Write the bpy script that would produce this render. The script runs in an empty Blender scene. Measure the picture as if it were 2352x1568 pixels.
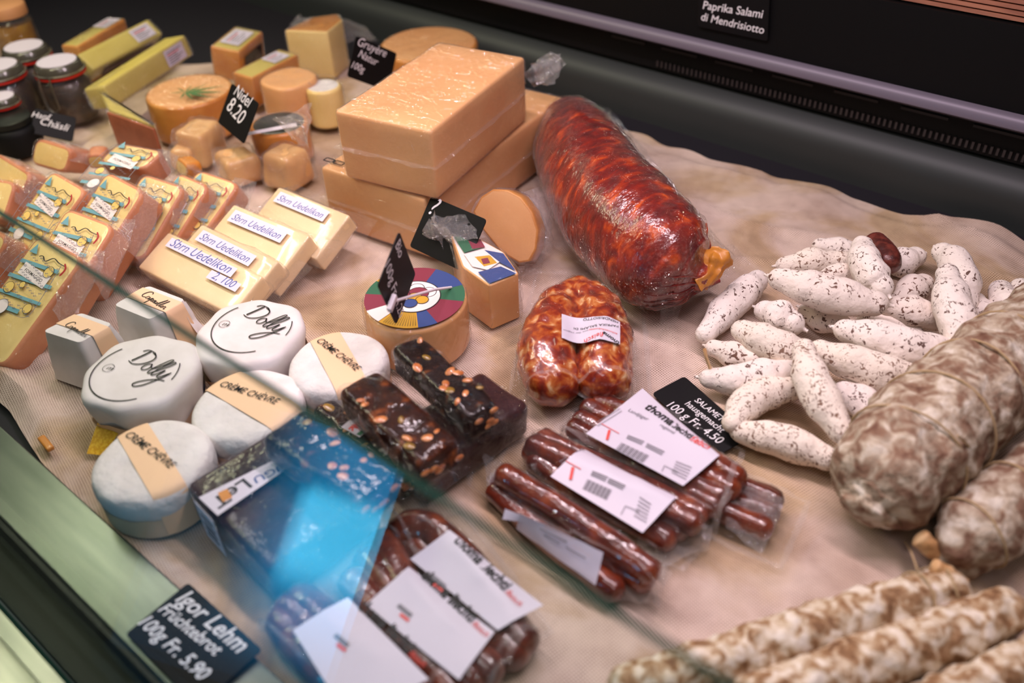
import bpy, math, random
import numpy as np
from mathutils import Vector, Matrix, noise
from mathutils.bvhtree import BVHTree

random.seed(7)
SC = bpy.context.scene
COL = SC.collection

# ------------------------------------------------------------------ camera
PW, PH, F = 2352.0, 1568.0, 2000.0
CX, CY = PW/2, PH/2
CAMH = 0.5
_v1 = (-3076.0, -1524.0)
_sr = -0.04; _cr = math.sqrt(1-_sr*_sr)
_n = (_sr, -_cr)
_p = math.atan((_v1[0]*_n[0]+_v1[1]*_n[1])/F)
_up = np.array([_n[0]*math.cos(_p), _n[1]*math.cos(_p), -math.sin(_p)])
_X = -np.array([_v1[0], _v1[1], F]); _X /= np.linalg.norm(_X)
_X = _X-(_X@_up)*_up; _X /= np.linalg.norm(_X)
_Y = np.cross(_up, _X)
RW = np.array([_X, _Y, _up])               # image frame (x right, y down, z forward) -> world
cam_d = bpy.data.cameras.new('camera'); cam = bpy.data.objects.new('camera', cam_d); COL.objects.link(cam)
SC.camera = cam
cam_d.sensor_width = 36.0; cam_d.lens = 36.0*F/PW
cam_d.clip_start = 0.01; cam_d.clip_end = 60
_rb = RW @ np.diag([1, -1, -1])
cam.matrix_world = Matrix([[_rb[0][0], _rb[0][1], _rb[0][2], 0], [_rb[1][0], _rb[1][1], _rb[1][2], 0],
                           [_rb[2][0], _rb[2][1], _rb[2][2], CAMH], [0, 0, 0, 1]])
cam_d.dof.use_dof = True; cam_d.dof.focus_distance = 0.79; cam_d.dof.aperture_fstop = 3.2

# ------------------------------------------------------------------ view, world, lights
vs = SC.view_settings
vs.view_transform = 'Standard'; vs.look = 'None'; vs.gamma = 1.0; vs.exposure = -0.2; vs.use_curve_mapping = False
SC.cycles.transparent_max_bounces = 24
SC.cycles.max_bounces = 7
w = bpy.data.worlds.new('shop'); SC.world = w; w.use_nodes = True
_wt = w.node_tree; _tc = _wt.nodes.new('ShaderNodeTexCoord'); _wn = _wt.nodes.new('ShaderNodeTexNoise'); _wr = _wt.nodes.new('ShaderNodeValToRGB')
_wn.inputs['Scale'].default_value = 2.3; _wn.inputs['Detail'].default_value = 1.5           # dim shop surroundings: dark with a few pale patches
_wt.links.new(_tc.outputs['Generated'], _wn.inputs['Vector']); _wt.links.new(_wn.outputs['Fac'], _wr.inputs['Fac'])
_wr.color_ramp.elements[0].position = 0.44; _wr.color_ramp.elements[0].color = (0.10, 0.11, 0.12, 1)
_wr.color_ramp.elements[1].position = 0.66; _wr.color_ramp.elements[1].color = (2.4, 2.65, 2.4, 1)
_wt.links.new(_wr.outputs['Color'], _wt.nodes['Background'].inputs[0])
_wt.nodes['Background'].inputs[1].default_value = 0.065

def area(name, loc, size, energy, color, look=(0, 0, 0), rot=None):
    d = bpy.data.lights.new(name, 'AREA'); d.shape = 'RECTANGLE'; d.size, d.size_y = size
    d.energy = energy; d.color = color
    o = bpy.data.objects.new(name, d); COL.objects.link(o); o.location = loc
    v = Vector(look)-Vector(loc)
    o.rotation_euler = v.to_track_quat('-Z', 'Y').to_euler()
    return o
area('canopy_lamp', (-0.34, 0.50, 0.72), (0.85, 0.020), 7.6, (1.0, 0.80, 0.88), (-0.34, 0.36, 0))
area('canopy_lamp', (-1.18, 0.26, 0.72), (0.80, 0.045), 4.6, (1.0, 0.93, 0.60), (-1.02, 0.34, 0))
area('added_glare_light', (-1.60, 0.80, 0.56), (0.9, 0.03), 0.9, (1.0, 0.93, 0.66), (-0.8, 0.40, 0))  # added light, put behind to throw glare on the film-wrapped cheese
area('front_fill_light', (-0.55, 0.16, 0.82), (1.6, 0.03), 3.4, (1.0, 0.87, 0.92), (-0.5, 0.35, 0))  # added fill light over the front, not a known fixture

# ------------------------------------------------------------------ pixel -> place
def P(px, py, z=0.0):
    d = RW @ np.array([px-CX, py-CY, F]); t = (z-CAMH)/d[2]
    return Vector((d[0]*t, d[1]*t, z))
def PYp(px, py, y):
    d = RW @ np.array([px-CX, py-CY, F]); t = y/d[1]
    return Vector((d[0]*t, y, CAMH+d[2]*t))
def depth(p):
    c = RW.T @ (np.array(p)-np.array([0, 0, CAMH])); return c[2]
def mm(rpx, p):                              # pixel size at a place -> metres
    return rpx*depth(p)/F

# ------------------------------------------------------------------ materials
def lin(c):
    return tuple(((x/255.0)/12.92 if x/255.0 <= 0.04045 else ((x/255.0+0.055)/1.055)**2.4) for x in c)+(1,)
MATS = {}
def base_mat(name):
    m = bpy.data.materials.new(name); m.use_nodes = True
    nt = m.node_tree; b = nt.nodes['Principled BSDF']
    return m, nt, b
def link(nt, a, b): nt.links.new(a, b)
def N(nt, t, **kw):
    n = nt.nodes.new(t)
    for k, v in kw.items():
        if k in n.inputs: n.inputs[k].default_value = v
        else: setattr(n, k, v)
    return n
def coords(nt, scale=(1, 1, 1)):
    tc = N(nt, 'ShaderNodeTexCoord'); mp = N(nt, 'ShaderNodeMapping'); mp.inputs['Scale'].default_value = scale
    link(nt, tc.outputs['Object'], mp.inputs['Vector']); return mp.outputs['Vector']
def ramp(nt, fac, stops, interp='LINEAR'):
    r = N(nt, 'ShaderNodeValToRGB'); r.color_ramp.interpolation = interp
    el = r.color_ramp.elements
    while len(el) > 1: el.remove(el[-1])
    el[0].position = stops[0][0]; el[0].color = stops[0][1]
    for p, c in stops[1:]:
        e = el.new(p); e.color = c
    link(nt, fac, r.inputs['Fac']); return r.outputs['Color']
def pm(name, stops, scale=30, detail=4, rough=0.5, bump=0.0, bscale=200, stretch=(1, 1, 1), coat=0.0, metal=0.0, sss=0.0, bdist=0.001, distort=0.0, spec=0.5):
    m, nt, b = base_mat(name)
    if isinstance(stops[0], (int, float)):
        b.inputs['Base Color'].default_value = lin(stops); v = None
    else:
        v = coords(nt, stretch)
        nz = N(nt, 'ShaderNodeTexNoise', Scale=scale, Detail=detail, Distortion=distort); link(nt, v, nz.inputs['Vector'])
        c = ramp(nt, nz.outputs['Fac'], [(p, lin(cc)) for p, cc in stops]); link(nt, c, b.inputs['Base Color'])
    b.inputs['Roughness'].default_value = rough; b.inputs['Metallic'].default_value = metal
    b.inputs['Specular IOR Level'].default_value = spec
    if coat: b.inputs['Coat Weight'].default_value = coat; b.inputs['Coat Roughness'].default_value = 0.06
    if sss:
        b.inputs['Subsurface Weight'].default_value = sss; b.inputs['Subsurface Radius'].default_value = (0.01, 0.006, 0.003); b.inputs['Subsurface Scale'].default_value = 0.6
    if bump:
        if v is None: v = coords(nt, stretch)
        n2 = N(nt, 'ShaderNodeTexNoise', Scale=bscale, Detail=3); link(nt, v, n2.inputs['Vector'])
        bp = N(nt, 'ShaderNodeBump', Strength=bump, Distance=bdist); link(nt, n2.outputs['Fac'], bp.inputs['Height']); link(nt, bp.outputs['Normal'], b.inputs['Normal'])
        if coat: link(nt, bp.outputs['Normal'], b.inputs['Coat Normal'])
    MATS[name] = m
    return m

def film_mat(name, scale=120, strength=0.9, haze=0.06, lo=0.05, hi=0.75, rough=0.06, hz=(1, 0.97, 0.97), stretch=(1, 1, 1), bd=0.004):
    m = bpy.data.materials.new(name); m.use_nodes = True; nt = m.node_tree
    for n in list(nt.nodes): nt.nodes.remove(n)
    out = N(nt, 'ShaderNodeOutputMaterial'); tr = N(nt, 'ShaderNodeBsdfTransparent'); gl = N(nt, 'ShaderNodeBsdfGlossy', Roughness=rough)
    df = N(nt, 'ShaderNodeBsdfDiffuse'); df.inputs[0].default_value = hz+(1,)
    v = coords(nt, stretch)
    nz = N(nt, 'ShaderNodeTexNoise', Scale=scale, Detail=3, Distortion=0.6); link(nt, v, nz.inputs['Vector'])
    def ridge(src, pwr):                         # sharp creases along the mid-level of a noise
        r1 = N(nt, 'ShaderNodeMath', operation='MULTIPLY_ADD'); link(nt, src, r1.inputs[0]); r1.inputs[1].default_value = 2; r1.inputs[2].default_value = -1
        r2 = N(nt, 'ShaderNodeMath', operation='ABSOLUTE'); link(nt, r1.outputs[0], r2.inputs[0])
        r3 = N(nt, 'ShaderNodeMath', operation='SUBTRACT'); r3.inputs[0].default_value = 1; link(nt, r2.outputs[0], r3.inputs[1])
        r4 = N(nt, 'ShaderNodeMath', operation='POWER'); link(nt, r3.outputs[0], r4.inputs[0]); r4.inputs[1].default_value = pwr
        return r4.outputs[0]
    n4 = N(nt, 'ShaderNodeTexNoise', Scale=scale*0.45, Detail=2, Distortion=1.2); link(nt, v, n4.inputs['Vector'])
    ad = N(nt, 'ShaderNodeMath', operation='ADD'); link(nt, ridge(nz.outputs['Fac'], 9), ad.inputs[0]); link(nt, ridge(n4.outputs['Fac'], 14), ad.inputs[1])
    n5 = N(nt, 'ShaderNodeTexNoise', Scale=scale*0.3, Detail=2); link(nt, v, n5.inputs['Vector'])
    a2 = N(nt, 'ShaderNodeMath', operation='MULTIPLY_ADD'); link(nt, n5.outputs['Fac'], a2.inputs[0]); a2.inputs[1].default_value = 1.2; link(nt, ad.outputs[0], a2.inputs[2])
    bp = N(nt, 'ShaderNodeBump', Strength=strength, Distance=0.002); link(nt, a2.outputs[0], bp.inputs['Height'])
    bp.inputs['Distance'].default_value = bd
    link(nt, bp.outputs['Normal'], gl.inputs['Normal'])
    lw = N(nt, 'ShaderNodeLayerWeight', Blend=0.5)
    pw = N(nt, 'ShaderNodeMath', operation='POWER'); link(nt, lw.outputs['Facing'], pw.inputs[0]); pw.inputs[1].default_value = 4
    mr = N(nt, 'ShaderNodeMapRange'); link(nt, pw.outputs[0], mr.inputs['Value']); mr.inputs['To Min'].default_value = lo; mr.inputs['To Max'].default_value = hi
    m1 = N(nt, 'ShaderNodeMixShader'); m1.inputs[0].default_value = haze; link(nt, tr.outputs[0], m1.inputs[1]); link(nt, df.outputs[0], m1.inputs[2])
    m2 = N(nt, 'ShaderNodeMixShader'); link(nt, mr.outputs[0], m2.inputs[0]); link(nt, m1.outputs[0], m2.inputs[1]); link(nt, gl.outputs[0], m2.inputs[2])
    link(nt, m2.outputs[0], out.inputs[0])
    MATS[name] = m
    return m
FILM = film_mat('clear_film', 110, 0.9, 0.012, lo=0.035, rough=0.03)
NEAT = film_mat('tight_film', 90, 1.0, 0.0, lo=0.05, hi=0.5, rough=0.03, bd=0.006)
FILM_SM = film_mat('smooth_film', 45, 0.5, 0.02, lo=0.04, rough=0.05)
BLOCKF = film_mat('block_film', 60, 0.6, 0.04, lo=0.04, hi=0.6, rough=0.08)
BAG = film_mat('vacuum_bag', 60, 1.0, 0.05, lo=0.05, rough=0.03)
CRINK = film_mat('crinkled_film', 200, 1.0, 0.03, lo=0.08, hi=0.9, rough=0.05, bd=0.008)

TAIL = film_mat('loose_film', 120, 1.0, 0.10, lo=0.16, hi=0.9, rough=0.06, bd=0.006)
def cloth_mat():
    m, nt, b = base_mat('burlap'); v = coords(nt)
    sp = N(nt, 'ShaderNodeSeparateXYZ')
    dn = N(nt, 'ShaderNodeTexNoise', Scale=9, Detail=2); link(nt, v, dn.inputs['Vector'])
    mx = N(nt, 'ShaderNodeVectorMath', operation='MULTIPLY_ADD'); link(nt, dn.outputs['Color'], mx.inputs[0]); mx.inputs[1].default_value = (0.012, 0.012, 0); link(nt, v, mx.inputs[2])
    rt = N(nt, 'ShaderNodeVectorRotate', rotation_type='Z_AXIS', Angle=0.25); link(nt, mx.outputs[0], rt.inputs['Vector'])
    link(nt, rt.outputs[0], sp.inputs[0])
    s = []
    for ax in 'XY':
        a = N(nt, 'ShaderNodeMath', operation='MULTIPLY'); link(nt, sp.outputs[ax], a.inputs[0]); a.inputs[1].default_value = 3300
        q = N(nt, 'ShaderNodeMath', operation='SINE'); link(nt, a.outputs[0], q.inputs[0]); s.append(q)
    pr = N(nt, 'ShaderNodeMath', operation='MAXIMUM'); link(nt, s[0].outputs[0], pr.inputs[0]); link(nt, s[1].outputs[0], pr.inputs[1])
    mr = N(nt, 'ShaderNodeMapRange'); link(nt, pr.outputs[0], mr.inputs['Value']); mr.inputs['From Min'].default_value = -0.6; mr.inputs['From Max'].default_value = 0.7
    nz = N(nt, 'ShaderNodeTexNoise', Scale=14, Detail=6); link(nt, v, nz.inputs['Vector'])
    c1 = ramp(nt, nz.outputs['Fac'], [(0.3, lin((190, 166, 150))), (0.5, lin((212, 190, 176))), (0.68, lin((220, 200, 184)))])
    st = N(nt, 'ShaderNodeTexNoise', Scale=7, Detail=5, Distortion=0.8); link(nt, v, st.inputs['Vector'])
    stc = ramp(nt, st.outputs['Fac'], [(0.48, (1, 1, 1, 1)), (0.60, lin((226, 214, 180))), (0.68, lin((190, 176, 140))), (0.78, lin((110, 100, 84)))])
    mu = N(nt, 'ShaderNodeMixRGB', blend_type='MULTIPLY'); mu.inputs[0].default_value = 0.8; link(nt, c1, mu.inputs[1]); link(nt, stc, mu.inputs[2])
    mh = N(nt, 'ShaderNodeMixRGB', blend_type='MULTIPLY'); mh.inputs[0].default_value = 1.0; link(nt, mu.outputs[0], mh.inputs[1])
    hv = N(nt, 'ShaderNodeTexNoise', Scale=60, Detail=4); link(nt, v, hv.inputs['Vector'])
    hm = N(nt, 'ShaderNodeMath', operation='MULTIPLY_ADD'); link(nt, hv.outputs['Fac'], hm.inputs[0]); hm.inputs[1].default_value = 1.3; hm.inputs[2].default_value = -0.35
    ha = N(nt, 'ShaderNodeMath', operation='ADD'); link(nt, mr.outputs[0], ha.inputs[0]); link(nt, hm.outputs[0], ha.inputs[1])
    hole = ramp(nt, ha.outputs[0], [(0.0, lin((120, 102, 92))), (1.0, (1, 1, 1, 1))]); link(nt, hole, mh.inputs[2])
    link(nt, mh.outputs[0], b.inputs['Base Color']); b.inputs['Roughness'].default_value = 0.95; b.inputs['Specular IOR Level'].default_value = 0.1
    bp = N(nt, 'ShaderNodeBump', Strength=0.45, Distance=0.0006); link(nt, mr.outputs[0], bp.inputs['Height']); link(nt, bp.outputs['Normal'], b.inputs['Normal'])
    return m
CLOTH = cloth_mat()

def mould_mat(name, white, spot, dens=0.62, s1=90, s2=28, rough=0.85):
    m, nt, b = base_mat(name); v = coords(nt, (1, 1, 1))
    n1 = N(nt, 'ShaderNodeTexNoise', Scale=s1, Detail=3, Distortion=1.0, Roughness=0.6); link(nt, v, n1.inputs['Vector'])
    n2 = N(nt, 'ShaderNodeTexNoise', Scale=s2, Detail=2); link(nt, v, n2.inputs['Vector'])
    ad = N(nt, 'ShaderNodeMath', operation='MULTIPLY_ADD'); link(nt, n2.outputs['Fac'], ad.inputs[0]); ad.inputs[1].default_value = 0.35; link(nt, n1.outputs['Fac'], ad.inputs[2])
    c = ramp(nt, ad.outputs[0], [(0.0, lin(white)), (dens+0.13, lin(white)), (dens+0.165, lin(spot)), (1.0, lin(spot))])
    link(nt, c, b.inputs['Base Color']); b.inputs['Roughness'].default_value = rough; b.inputs['Specular IOR Level'].default_value = 0.25
    n3 = N(nt, 'ShaderNodeTexNoise', Scale=160, Detail=4); link(nt, v, n3.inputs['Vector'])
    bp = N(nt, 'ShaderNodeBump', Strength=0.8, Distance=0.002); link(nt, n3.outputs['Fac'], bp.inputs['Height']); link(nt, bp.outputs['Normal'], b.inputs['Normal'])
    MATS[name] = m
    return m
MOULD = [mould_mat('white_mould', (236, 225, 216), (104, 80, 72), 0.65, 240, 60),
         mould_mat('white_mould_fine', (234, 222, 208), (132, 104, 88), 0.625, 300, 60),
         mould_mat('white_mould_patchy', (232, 219, 208), (110, 80, 68), 0.635, 200, 45)]

BIGSAL = pm('netted_salami', [(0.30, (104, 70, 52)), (0.42, (134, 104, 82)), (0.49, (156, 136, 114)), (0.56, (182, 166, 144)), (0.68, (214, 204, 188))], 78, 7, 0.8, 1.0, 130, bdist=0.003, distort=0.6)
BIGSAL2 = pm('mouldy_salami', [(0.30, (98, 66, 40)), (0.40, (142, 106, 70)), (0.47, (170, 142, 108)), (0.54, (204, 188, 162)), (0.66, (226, 216, 200))], 110, 6, 0.8, 0.9, 120, bdist=0.003, distort=0.5)
PAPRIKA = pm('paprika_salami', [(0.30, (84, 20, 22)), (0.45, (112, 28, 24)), (0.53, (132, 34, 22)), (0.60, (160, 50, 18)), (0.70, (206, 86, 22))], 52, 6, 0.3, 0.9, 110, stretch=(1.7, 0.9, 0.9), coat=0.8, distort=0.5, bdist=0.002)
PAPRIKA2 = pm('paprika_sausage', [(0.30, (104, 28, 20)), (0.44, (142, 46, 24)), (0.52, (172, 78, 28)), (0.60, (196, 120, 62)), (0.68, (222, 182, 136))], 95, 5, 0.3, 0.6, 150, coat=0.9, distort=0.5)
LAND = pm('smoked_sausage', [(0.3, (66, 22, 14)), (0.5, (98, 36, 20)), (0.7, (138, 62, 30))], 60, 4, 0.28, 0.8, 90, stretch=(1, 1, 1), coat=0.8, bdist=0.002)
BLOCK = pm('firm_cheese', [(0.35, (222, 158, 98)), (0.6, (230, 174, 114))], 9, 4, 0.42, 0.1, 90, coat=0.15)
FLESH = pm('semi_hard_cheese', [(0.35, (226, 194, 118)), (0.65, (238, 210, 138))], 18, 3, 0.4, 0.15, 80, coat=0.2)
FLESH2 = pm('pale_yellow_cheese', [(0.35, (196, 178, 84)), (0.65, (208, 190, 98))], 18, 3, 0.45, 0.1, 80)
RIND = pm('brushed_rind', [(0.35, (190, 116, 78)), (0.65, (208, 136, 92))], 30, 4, 0.5, 0.3, 120, coat=0.2)
RINDO = pm('orange_rind', [(0.35, (196, 120, 38)), (0.65, (212, 144, 58))], 30, 4, 0.45, 0.2, 120, coat=0.2)
RINDR = pm('red_rind', [(0.35, (140, 74, 46)), (0.65, (168, 96, 66))], 30, 4, 0.5, 0.2, 120)
PALE = pm('cream_cheese_block', [(0.35, (240, 208, 158)), (0.65, (246, 220, 176))], 14, 3, 0.35, 0.1, 60, coat=0.7)
WHITEPAPER = pm('wrapping_paper', [(0.35, (214, 208, 204)), (0.65, (228, 222, 220))], 40, 3, 0.7, 0.3, 60, bdist=0.002)
BRIE = pm('bloomy_rind', [(0.35, (216, 210, 206)), (0.65, (232, 227, 224))], 40, 4, 0.85, 0.9, 90, bdist=0.003)
KRAFT = pm('tan_wrap', [(0.35, (216, 182, 150)), (0.65, (226, 194, 162))], 30, 3, 0.55, 0.2, 60, bdist=0.002)
BAND = pm('apricot_band', (240, 200, 160), rough=0.6, bump=0.12, bscale=50)
BLACKTAG = pm('slate_tag', (12, 11, 13), rough=0.55, spec=0.2)
INK = pm('black_ink', (26, 22, 24), rough=0.6)
CHALK = pm('white_chalk', (236, 232, 236), rough=0.8)
PAPER = pm('label_paper', (206, 198, 212), rough=0.45, bump=0.05, bscale=40)
REDINK = pm('red_ink', (220, 70, 62), rough=0.6)
GREYINK = pm('grey_ink', (120, 116, 124), rough=0.6)
BLUEINK = pm('blue_ink', (84, 92, 168), rough=0.6)
PENPAPER = pm('lilac_paper', (222, 216, 232), rough=0.5)
LBLUE = pm('label_blue', (112, 166, 176), rough=0.4)
LYELLOW = pm('label_yellow', (232, 200, 112), rough=0.4)
LRED = pm('label_red', (176, 40, 48), rough=0.4)
LGREEN = pm('label_green', (52, 104, 76), rough=0.4)
LWINE = pm('label_wine', (134, 52, 70), rough=0.4)
LNAVY = pm('label_navy', (56, 76, 132), rough=0.4)
LGOLD = pm('label_gold', (204, 156, 50), rough=0.4)
LWHITE = pm('label_white', (238, 226, 222), rough=0.4)
DARKBREAD = pm('dark_fruit_loaf', [(0.35, (34, 18, 20)), (0.65, (62, 38, 40))], 30, 4, 0.3, 0.5, 90, coat=0.35, bdist=0.002, spec=0.2)
DARKNUT = pm('dark_fruit_paste', [(0.3, (22, 9, 8)), (0.55, (54, 24, 14)), (0.68, (122, 62, 24)), (0.74, (170, 96, 34))], 70, 4, 0.5, 0.6, 70, coat=0.45, bdist=0.003, spec=0.1)
DARKNUT2 = pm('black_fruit_paste', [(0.3, (14, 8, 10)), (0.6, (36, 20, 18)), (0.7, (112, 62, 26))], 75, 4, 0.5, 0.6, 70, coat=0.45, bdist=0.003, spec=0.1)
ALMOND = pm('almond', [(0.4, (176, 96, 44)), (0.6, (206, 136, 78))], 120, 2, 0.35, coat=0.6)
PISTA = pm('pistachio', (138, 104, 24), rough=0.35, coat=0.6)
STEEL = pm('brushed_steel', [(0.35, (98, 106, 100)), (0.65, (128, 134, 128))], 5, 3, 0.3, 0.08, 300, stretch=(1, 8, 8), metal=0.9)
DECK = pm('deck_metal', (34, 32, 38), rough=0.6, spec=0.2)
DARKMETAL = pm('dark_steel', (30, 34, 32), rough=0.4, metal=0.6)
BLACKPL = pm('black_plastic', (5, 5, 6), rough=0.6, spec=0.2)
GREYMETAL = pm('grey_case_metal', (50, 54, 54), rough=0.5, metal=0.3)
RAIL = pm('light_rail', (112, 104, 118), rough=0.45, metal=0.2)
WOODSLAT = pm('slat_wood', [(0.35, (150, 96, 76)), (0.65, (176, 118, 92))], 30, 3, 0.6, stretch=(1, 6, 6))
STRING = pm('butcher_string', (176, 150, 112), rough=0.9, bump=0.4, bscale=600)
GUT = pm('dried_gut', [(0.4, (196, 148, 96)), (0.6, (214, 178, 132))], 80, 3, 0.6, 0.5, 200)
YELLOWPL = pm('yellow_net', [(0.45, (222, 164, 20)), (0.55, (238, 186, 40))], 400, 1, 0.5, 0.5, 500)
WAX = pm('black_wax', (28, 26, 28), rough=0.3, coat=0.5)
LEAFG = pm('leaf_green', (70, 112, 60), rough=0.6)
JARCONT = pm('preserve', [(0.4, (30, 16, 5)), (0.6, (64, 40, 10))], 40, 3, 0.5, coat=0.3)
HONEY = pm('honey', [(0.4, (130, 88, 10)), (0.6, (168, 120, 20))], 20, 3, 0.25, coat=1.0)
RUBBER = pm('red_rubber', (196, 36, 22), rough=0.5)
WIRE = pm('clasp_wire', (150, 146, 136), rough=0.3, metal=0.9)
JARTOP = pm('glass_lid_rim', (70, 66, 56), rough=0.25, coat=0.6)
CUTSAL = pm('cut_salami', [(0.4, (70, 26, 22)), (0.6, (112, 50, 40))], 120, 4, 0.4, 0.5, 200, coat=0.4)
WHITEPL = pm('white_plastic', (232, 222, 228), rough=0.35)
PINK = pm('pink_lid', (222, 110, 96), rough=0.5)
CORKT = pm('tan_lid', (186, 130, 84), rough=0.6)

LUMPM = pm('wrapped_lump_cheese', [(0.35, (206, 152, 96)), (0.65, (222, 176, 112))], 20, 3, 0.4, 0.3, 80, coat=0.3)
# ------------------------------------------------------------------ objects
REG = {}
def setp(o, label=None, cat=None, group=None, kind=None):
    if label: o['label'] = label
    if cat: o['category'] = cat
    if group: o['group'] = group
    if kind: o['kind'] = kind
    return o
class Thing:
    def __init__(s, name, label, cat, M, group=None):
        if not isinstance(M, Matrix): M = Matrix.Translation(Vector(M))
        s.M = M; s.I = M.inverted()
        s.o = bpy.data.objects.new(name, None); COL.objects.link(s.o); s.o.matrix_world = M
        s.o.empty_display_size = 0.02
        setp(s.o, label, cat, group); s.reg = []
    def part(s, name, vf, mat, parent=None, smooth=True, world=False, label=None, reg=True, kind=None):
        V, Fc = vf[0], vf[1]
        if world: V = [s.I @ Vector(v) for v in V]
        o = mesh_obj(name, V, Fc, mat, smooth, vf[2] if len(vf) > 2 else None)
        o.parent = parent if parent is not None else s.o
        if label: o['label'] = label
        if kind: o['kind'] = kind
        if reg: s.reg.append(([s.M @ Vector(v) for v in V], Fc))
        return o
    def hit(s, px, py, zl=0.0):                # where the line of sight meets the local plane z = zl
        d = RW @ np.array([px-CX, py-CY, F]); o0 = s.I @ Vector((0, 0, CAMH)); d0 = (s.I.to_3x3() @ Vector(d))
        t = (zl-o0.z)/d0.z; return Vector((o0.x+d0.x*t, o0.y+d0.y*t))
def mesh_obj(name, V, Fc, mat, smooth=True, mi=None):
    me = bpy.data.meshes.new(name); me.from_pydata([tuple(v) for v in V], [], [tuple(f) for f in Fc])
    for m in (mat if isinstance(mat, (list, tuple)) else [mat]): me.materials.append(m)
    if mi:
        for p, k in zip(me.polygons, mi): p.material_index = k
    if smooth:
        for p in me.polygons: p.use_smooth = True
        try: me.set_sharp_from_angle(angle=math.radians(50))
        except Exception: pass
    me.update()
    o = bpy.data.objects.new(name, me); COL.objects.link(o); return o
def single(name, vf, mat, label, cat, loc=None, group=None, kind=None, smooth=True):
    V, Fc = vf[0], vf[1]
    if loc is None:
        xs = [v[0] for v in V]; ys = [v[1] for v in V]; zs = [v[2] for v in V]
        loc = ((min(xs)+max(xs))/2, (min(ys)+max(ys))/2, min(zs))
    V2 = [(v[0]-loc[0], v[1]-loc[1], v[2]-loc[2]) for v in V]
    o = mesh_obj(name, V2, Fc, mat, smooth, vf[2] if len(vf) > 2 else None); o.location = loc
    return setp(o, label, cat, group, kind)
def struct(name, vf, mat, smooth=False):
    return single(name, vf, mat, None, None, (0, 0, 0), None, 'structure', smooth)

def frame(TL, TR, BL, th, tl3=None):
    a, b, c = (q if isinstance(q, Vector) else P(*q) for q in (TL, TR, BL))
    x = (b-a); W = x.length; x.normalize()
    y = (a-c); y = y-x*y.dot(x); L = y.length; y.normalize(); n = x.cross(y)
    cen = a+x*W/2-y*L/2-n*th
    M = Matrix(((x.x, y.x, n.x, cen.x), (x.y, y.y, n.y, cen.y), (x.z, y.z, n.z, cen.z), (0, 0, 0, 1)))
    return M, W, L
def frame4(BL, BR, TR, th):
    a, b, c = P(*BL), P(*BR), P(*TR)
    return frame(a+c-b, c, a, th)

# ------------------------------------------------------------------ shapes (each returns V, F[, material index])
def merge(*ms):
    V, Fc, MI = [], [], []; has = False
    for m in ms:
        k = len(V); V += [tuple(v) for v in m[0]]; Fc += [[i+k for i in f] for f in m[1]]
        MI += list(m[2]) if len(m) > 2 else [0]*len(m[1]); has = has or len(m) > 2
    return (V, Fc, MI) if has else (V, Fc)
def wm(m, k): return (m[0], m[1], [k]*len(m[1]))
def xf(m, M): return (([M @ Vector(v) for v in m[0]],)+tuple(m[1:]))
def box(x0, x1, y0, y1, z0, z1):
    V = [(x, y, z) for z in (z0, z1) for y in (y0, y1) for x in (x0, x1)]
    return V, [(0, 2, 3, 1), (4, 5, 7, 6), (0, 1, 5, 4), (2, 6, 7, 3), (0, 4, 6, 2), (1, 3, 7, 5)]
def nz3(p, s, seed=0): return noise.noise(Vector((p[0]*s+seed*7.3, p[1]*s-seed*3.1, p[2]*s+seed*1.7)))
def rbox(W, L, Ht, r, seg=3, inner=5, wob=0.0, wscale=30, seed=0, taper=0.0, z0=0.0):
    hx, hy, hz = W/2, L/2, Ht/2; r = min(r, hx*.98, hy*.98, hz*.98)
    def ax(h):
        a = [-h+r*(1-math.cos(math.pi/2*i/seg)) for i in range(seg)]
        b = [-(h-r)+2*(h-r)*i/inner for i in range(inner+1)]
        return a+b+[-q for q in reversed(a)]
    A = (ax(hx), ax(hy), ax(hz)); n = [len(q) for q in A]; V = []; idx = {}
    def vid(i, j, k):
        if (i, j, k) in idx: return idx[(i, j, k)]
        p = Vector((A[0][i], A[1][j], A[2][k])); q = Vector((max(-(hx-r), min(hx-r, p.x)), max(-(hy-r), min(hy-r, p.y)), max(-(hz-r), min(hz-r, p.z))))
        d = p-q
        if d.length > 1e-9: d.normalize(); p = q+d*r
        else: d = Vector((0, 0, 0))
        if wob:
            dd = p.normalized() if d.length == 0 else d
            p = p+dd*wob*nz3(p, wscale, seed)
        tz = 1-taper*(p.z+hz)/(2*hz)
        idx[(i, j, k)] = len(V); V.append((p.x*tz, p.y*tz, p.z+hz+z0)); return idx[(i, j, k)]
    Fc = []
    for k in (0, n[2]-1):
        for i in range(n[0]-1):
            for j in range(n[1]-1):
                q = [vid(i, j, k), vid(i+1, j, k), vid(i+1, j+1, k), vid(i, j+1, k)]
                Fc.append(q if k else q[::-1])
    for j in (0, n[1]-1):
        for i in range(n[0]-1):
            for k in range(n[2]-1):
                q = [vid(i, j, k), vid(i+1, j, k), vid(i+1, j, k+1), vid(i, j, k+1)]
                Fc.append(q if j == 0 else q[::-1])
    for i in (0, n[0]-1):
        for j in range(n[1]-1):
            for k in range(n[2]-1):
                q = [vid(i, j, k), vid(i, j+1, k), vid(i, j+1, k+1), vid(i, j, k+1)]
                Fc.append(q if i else q[::-1])
    return V, Fc
def ccw(pts):
    a = sum(pts[i][0]*pts[(i+1) % len(pts)][1]-pts[(i+1) % len(pts)][0]*pts[i][1] for i in range(len(pts)))
    return list(pts) if a > 0 else list(reversed(pts))
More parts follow.
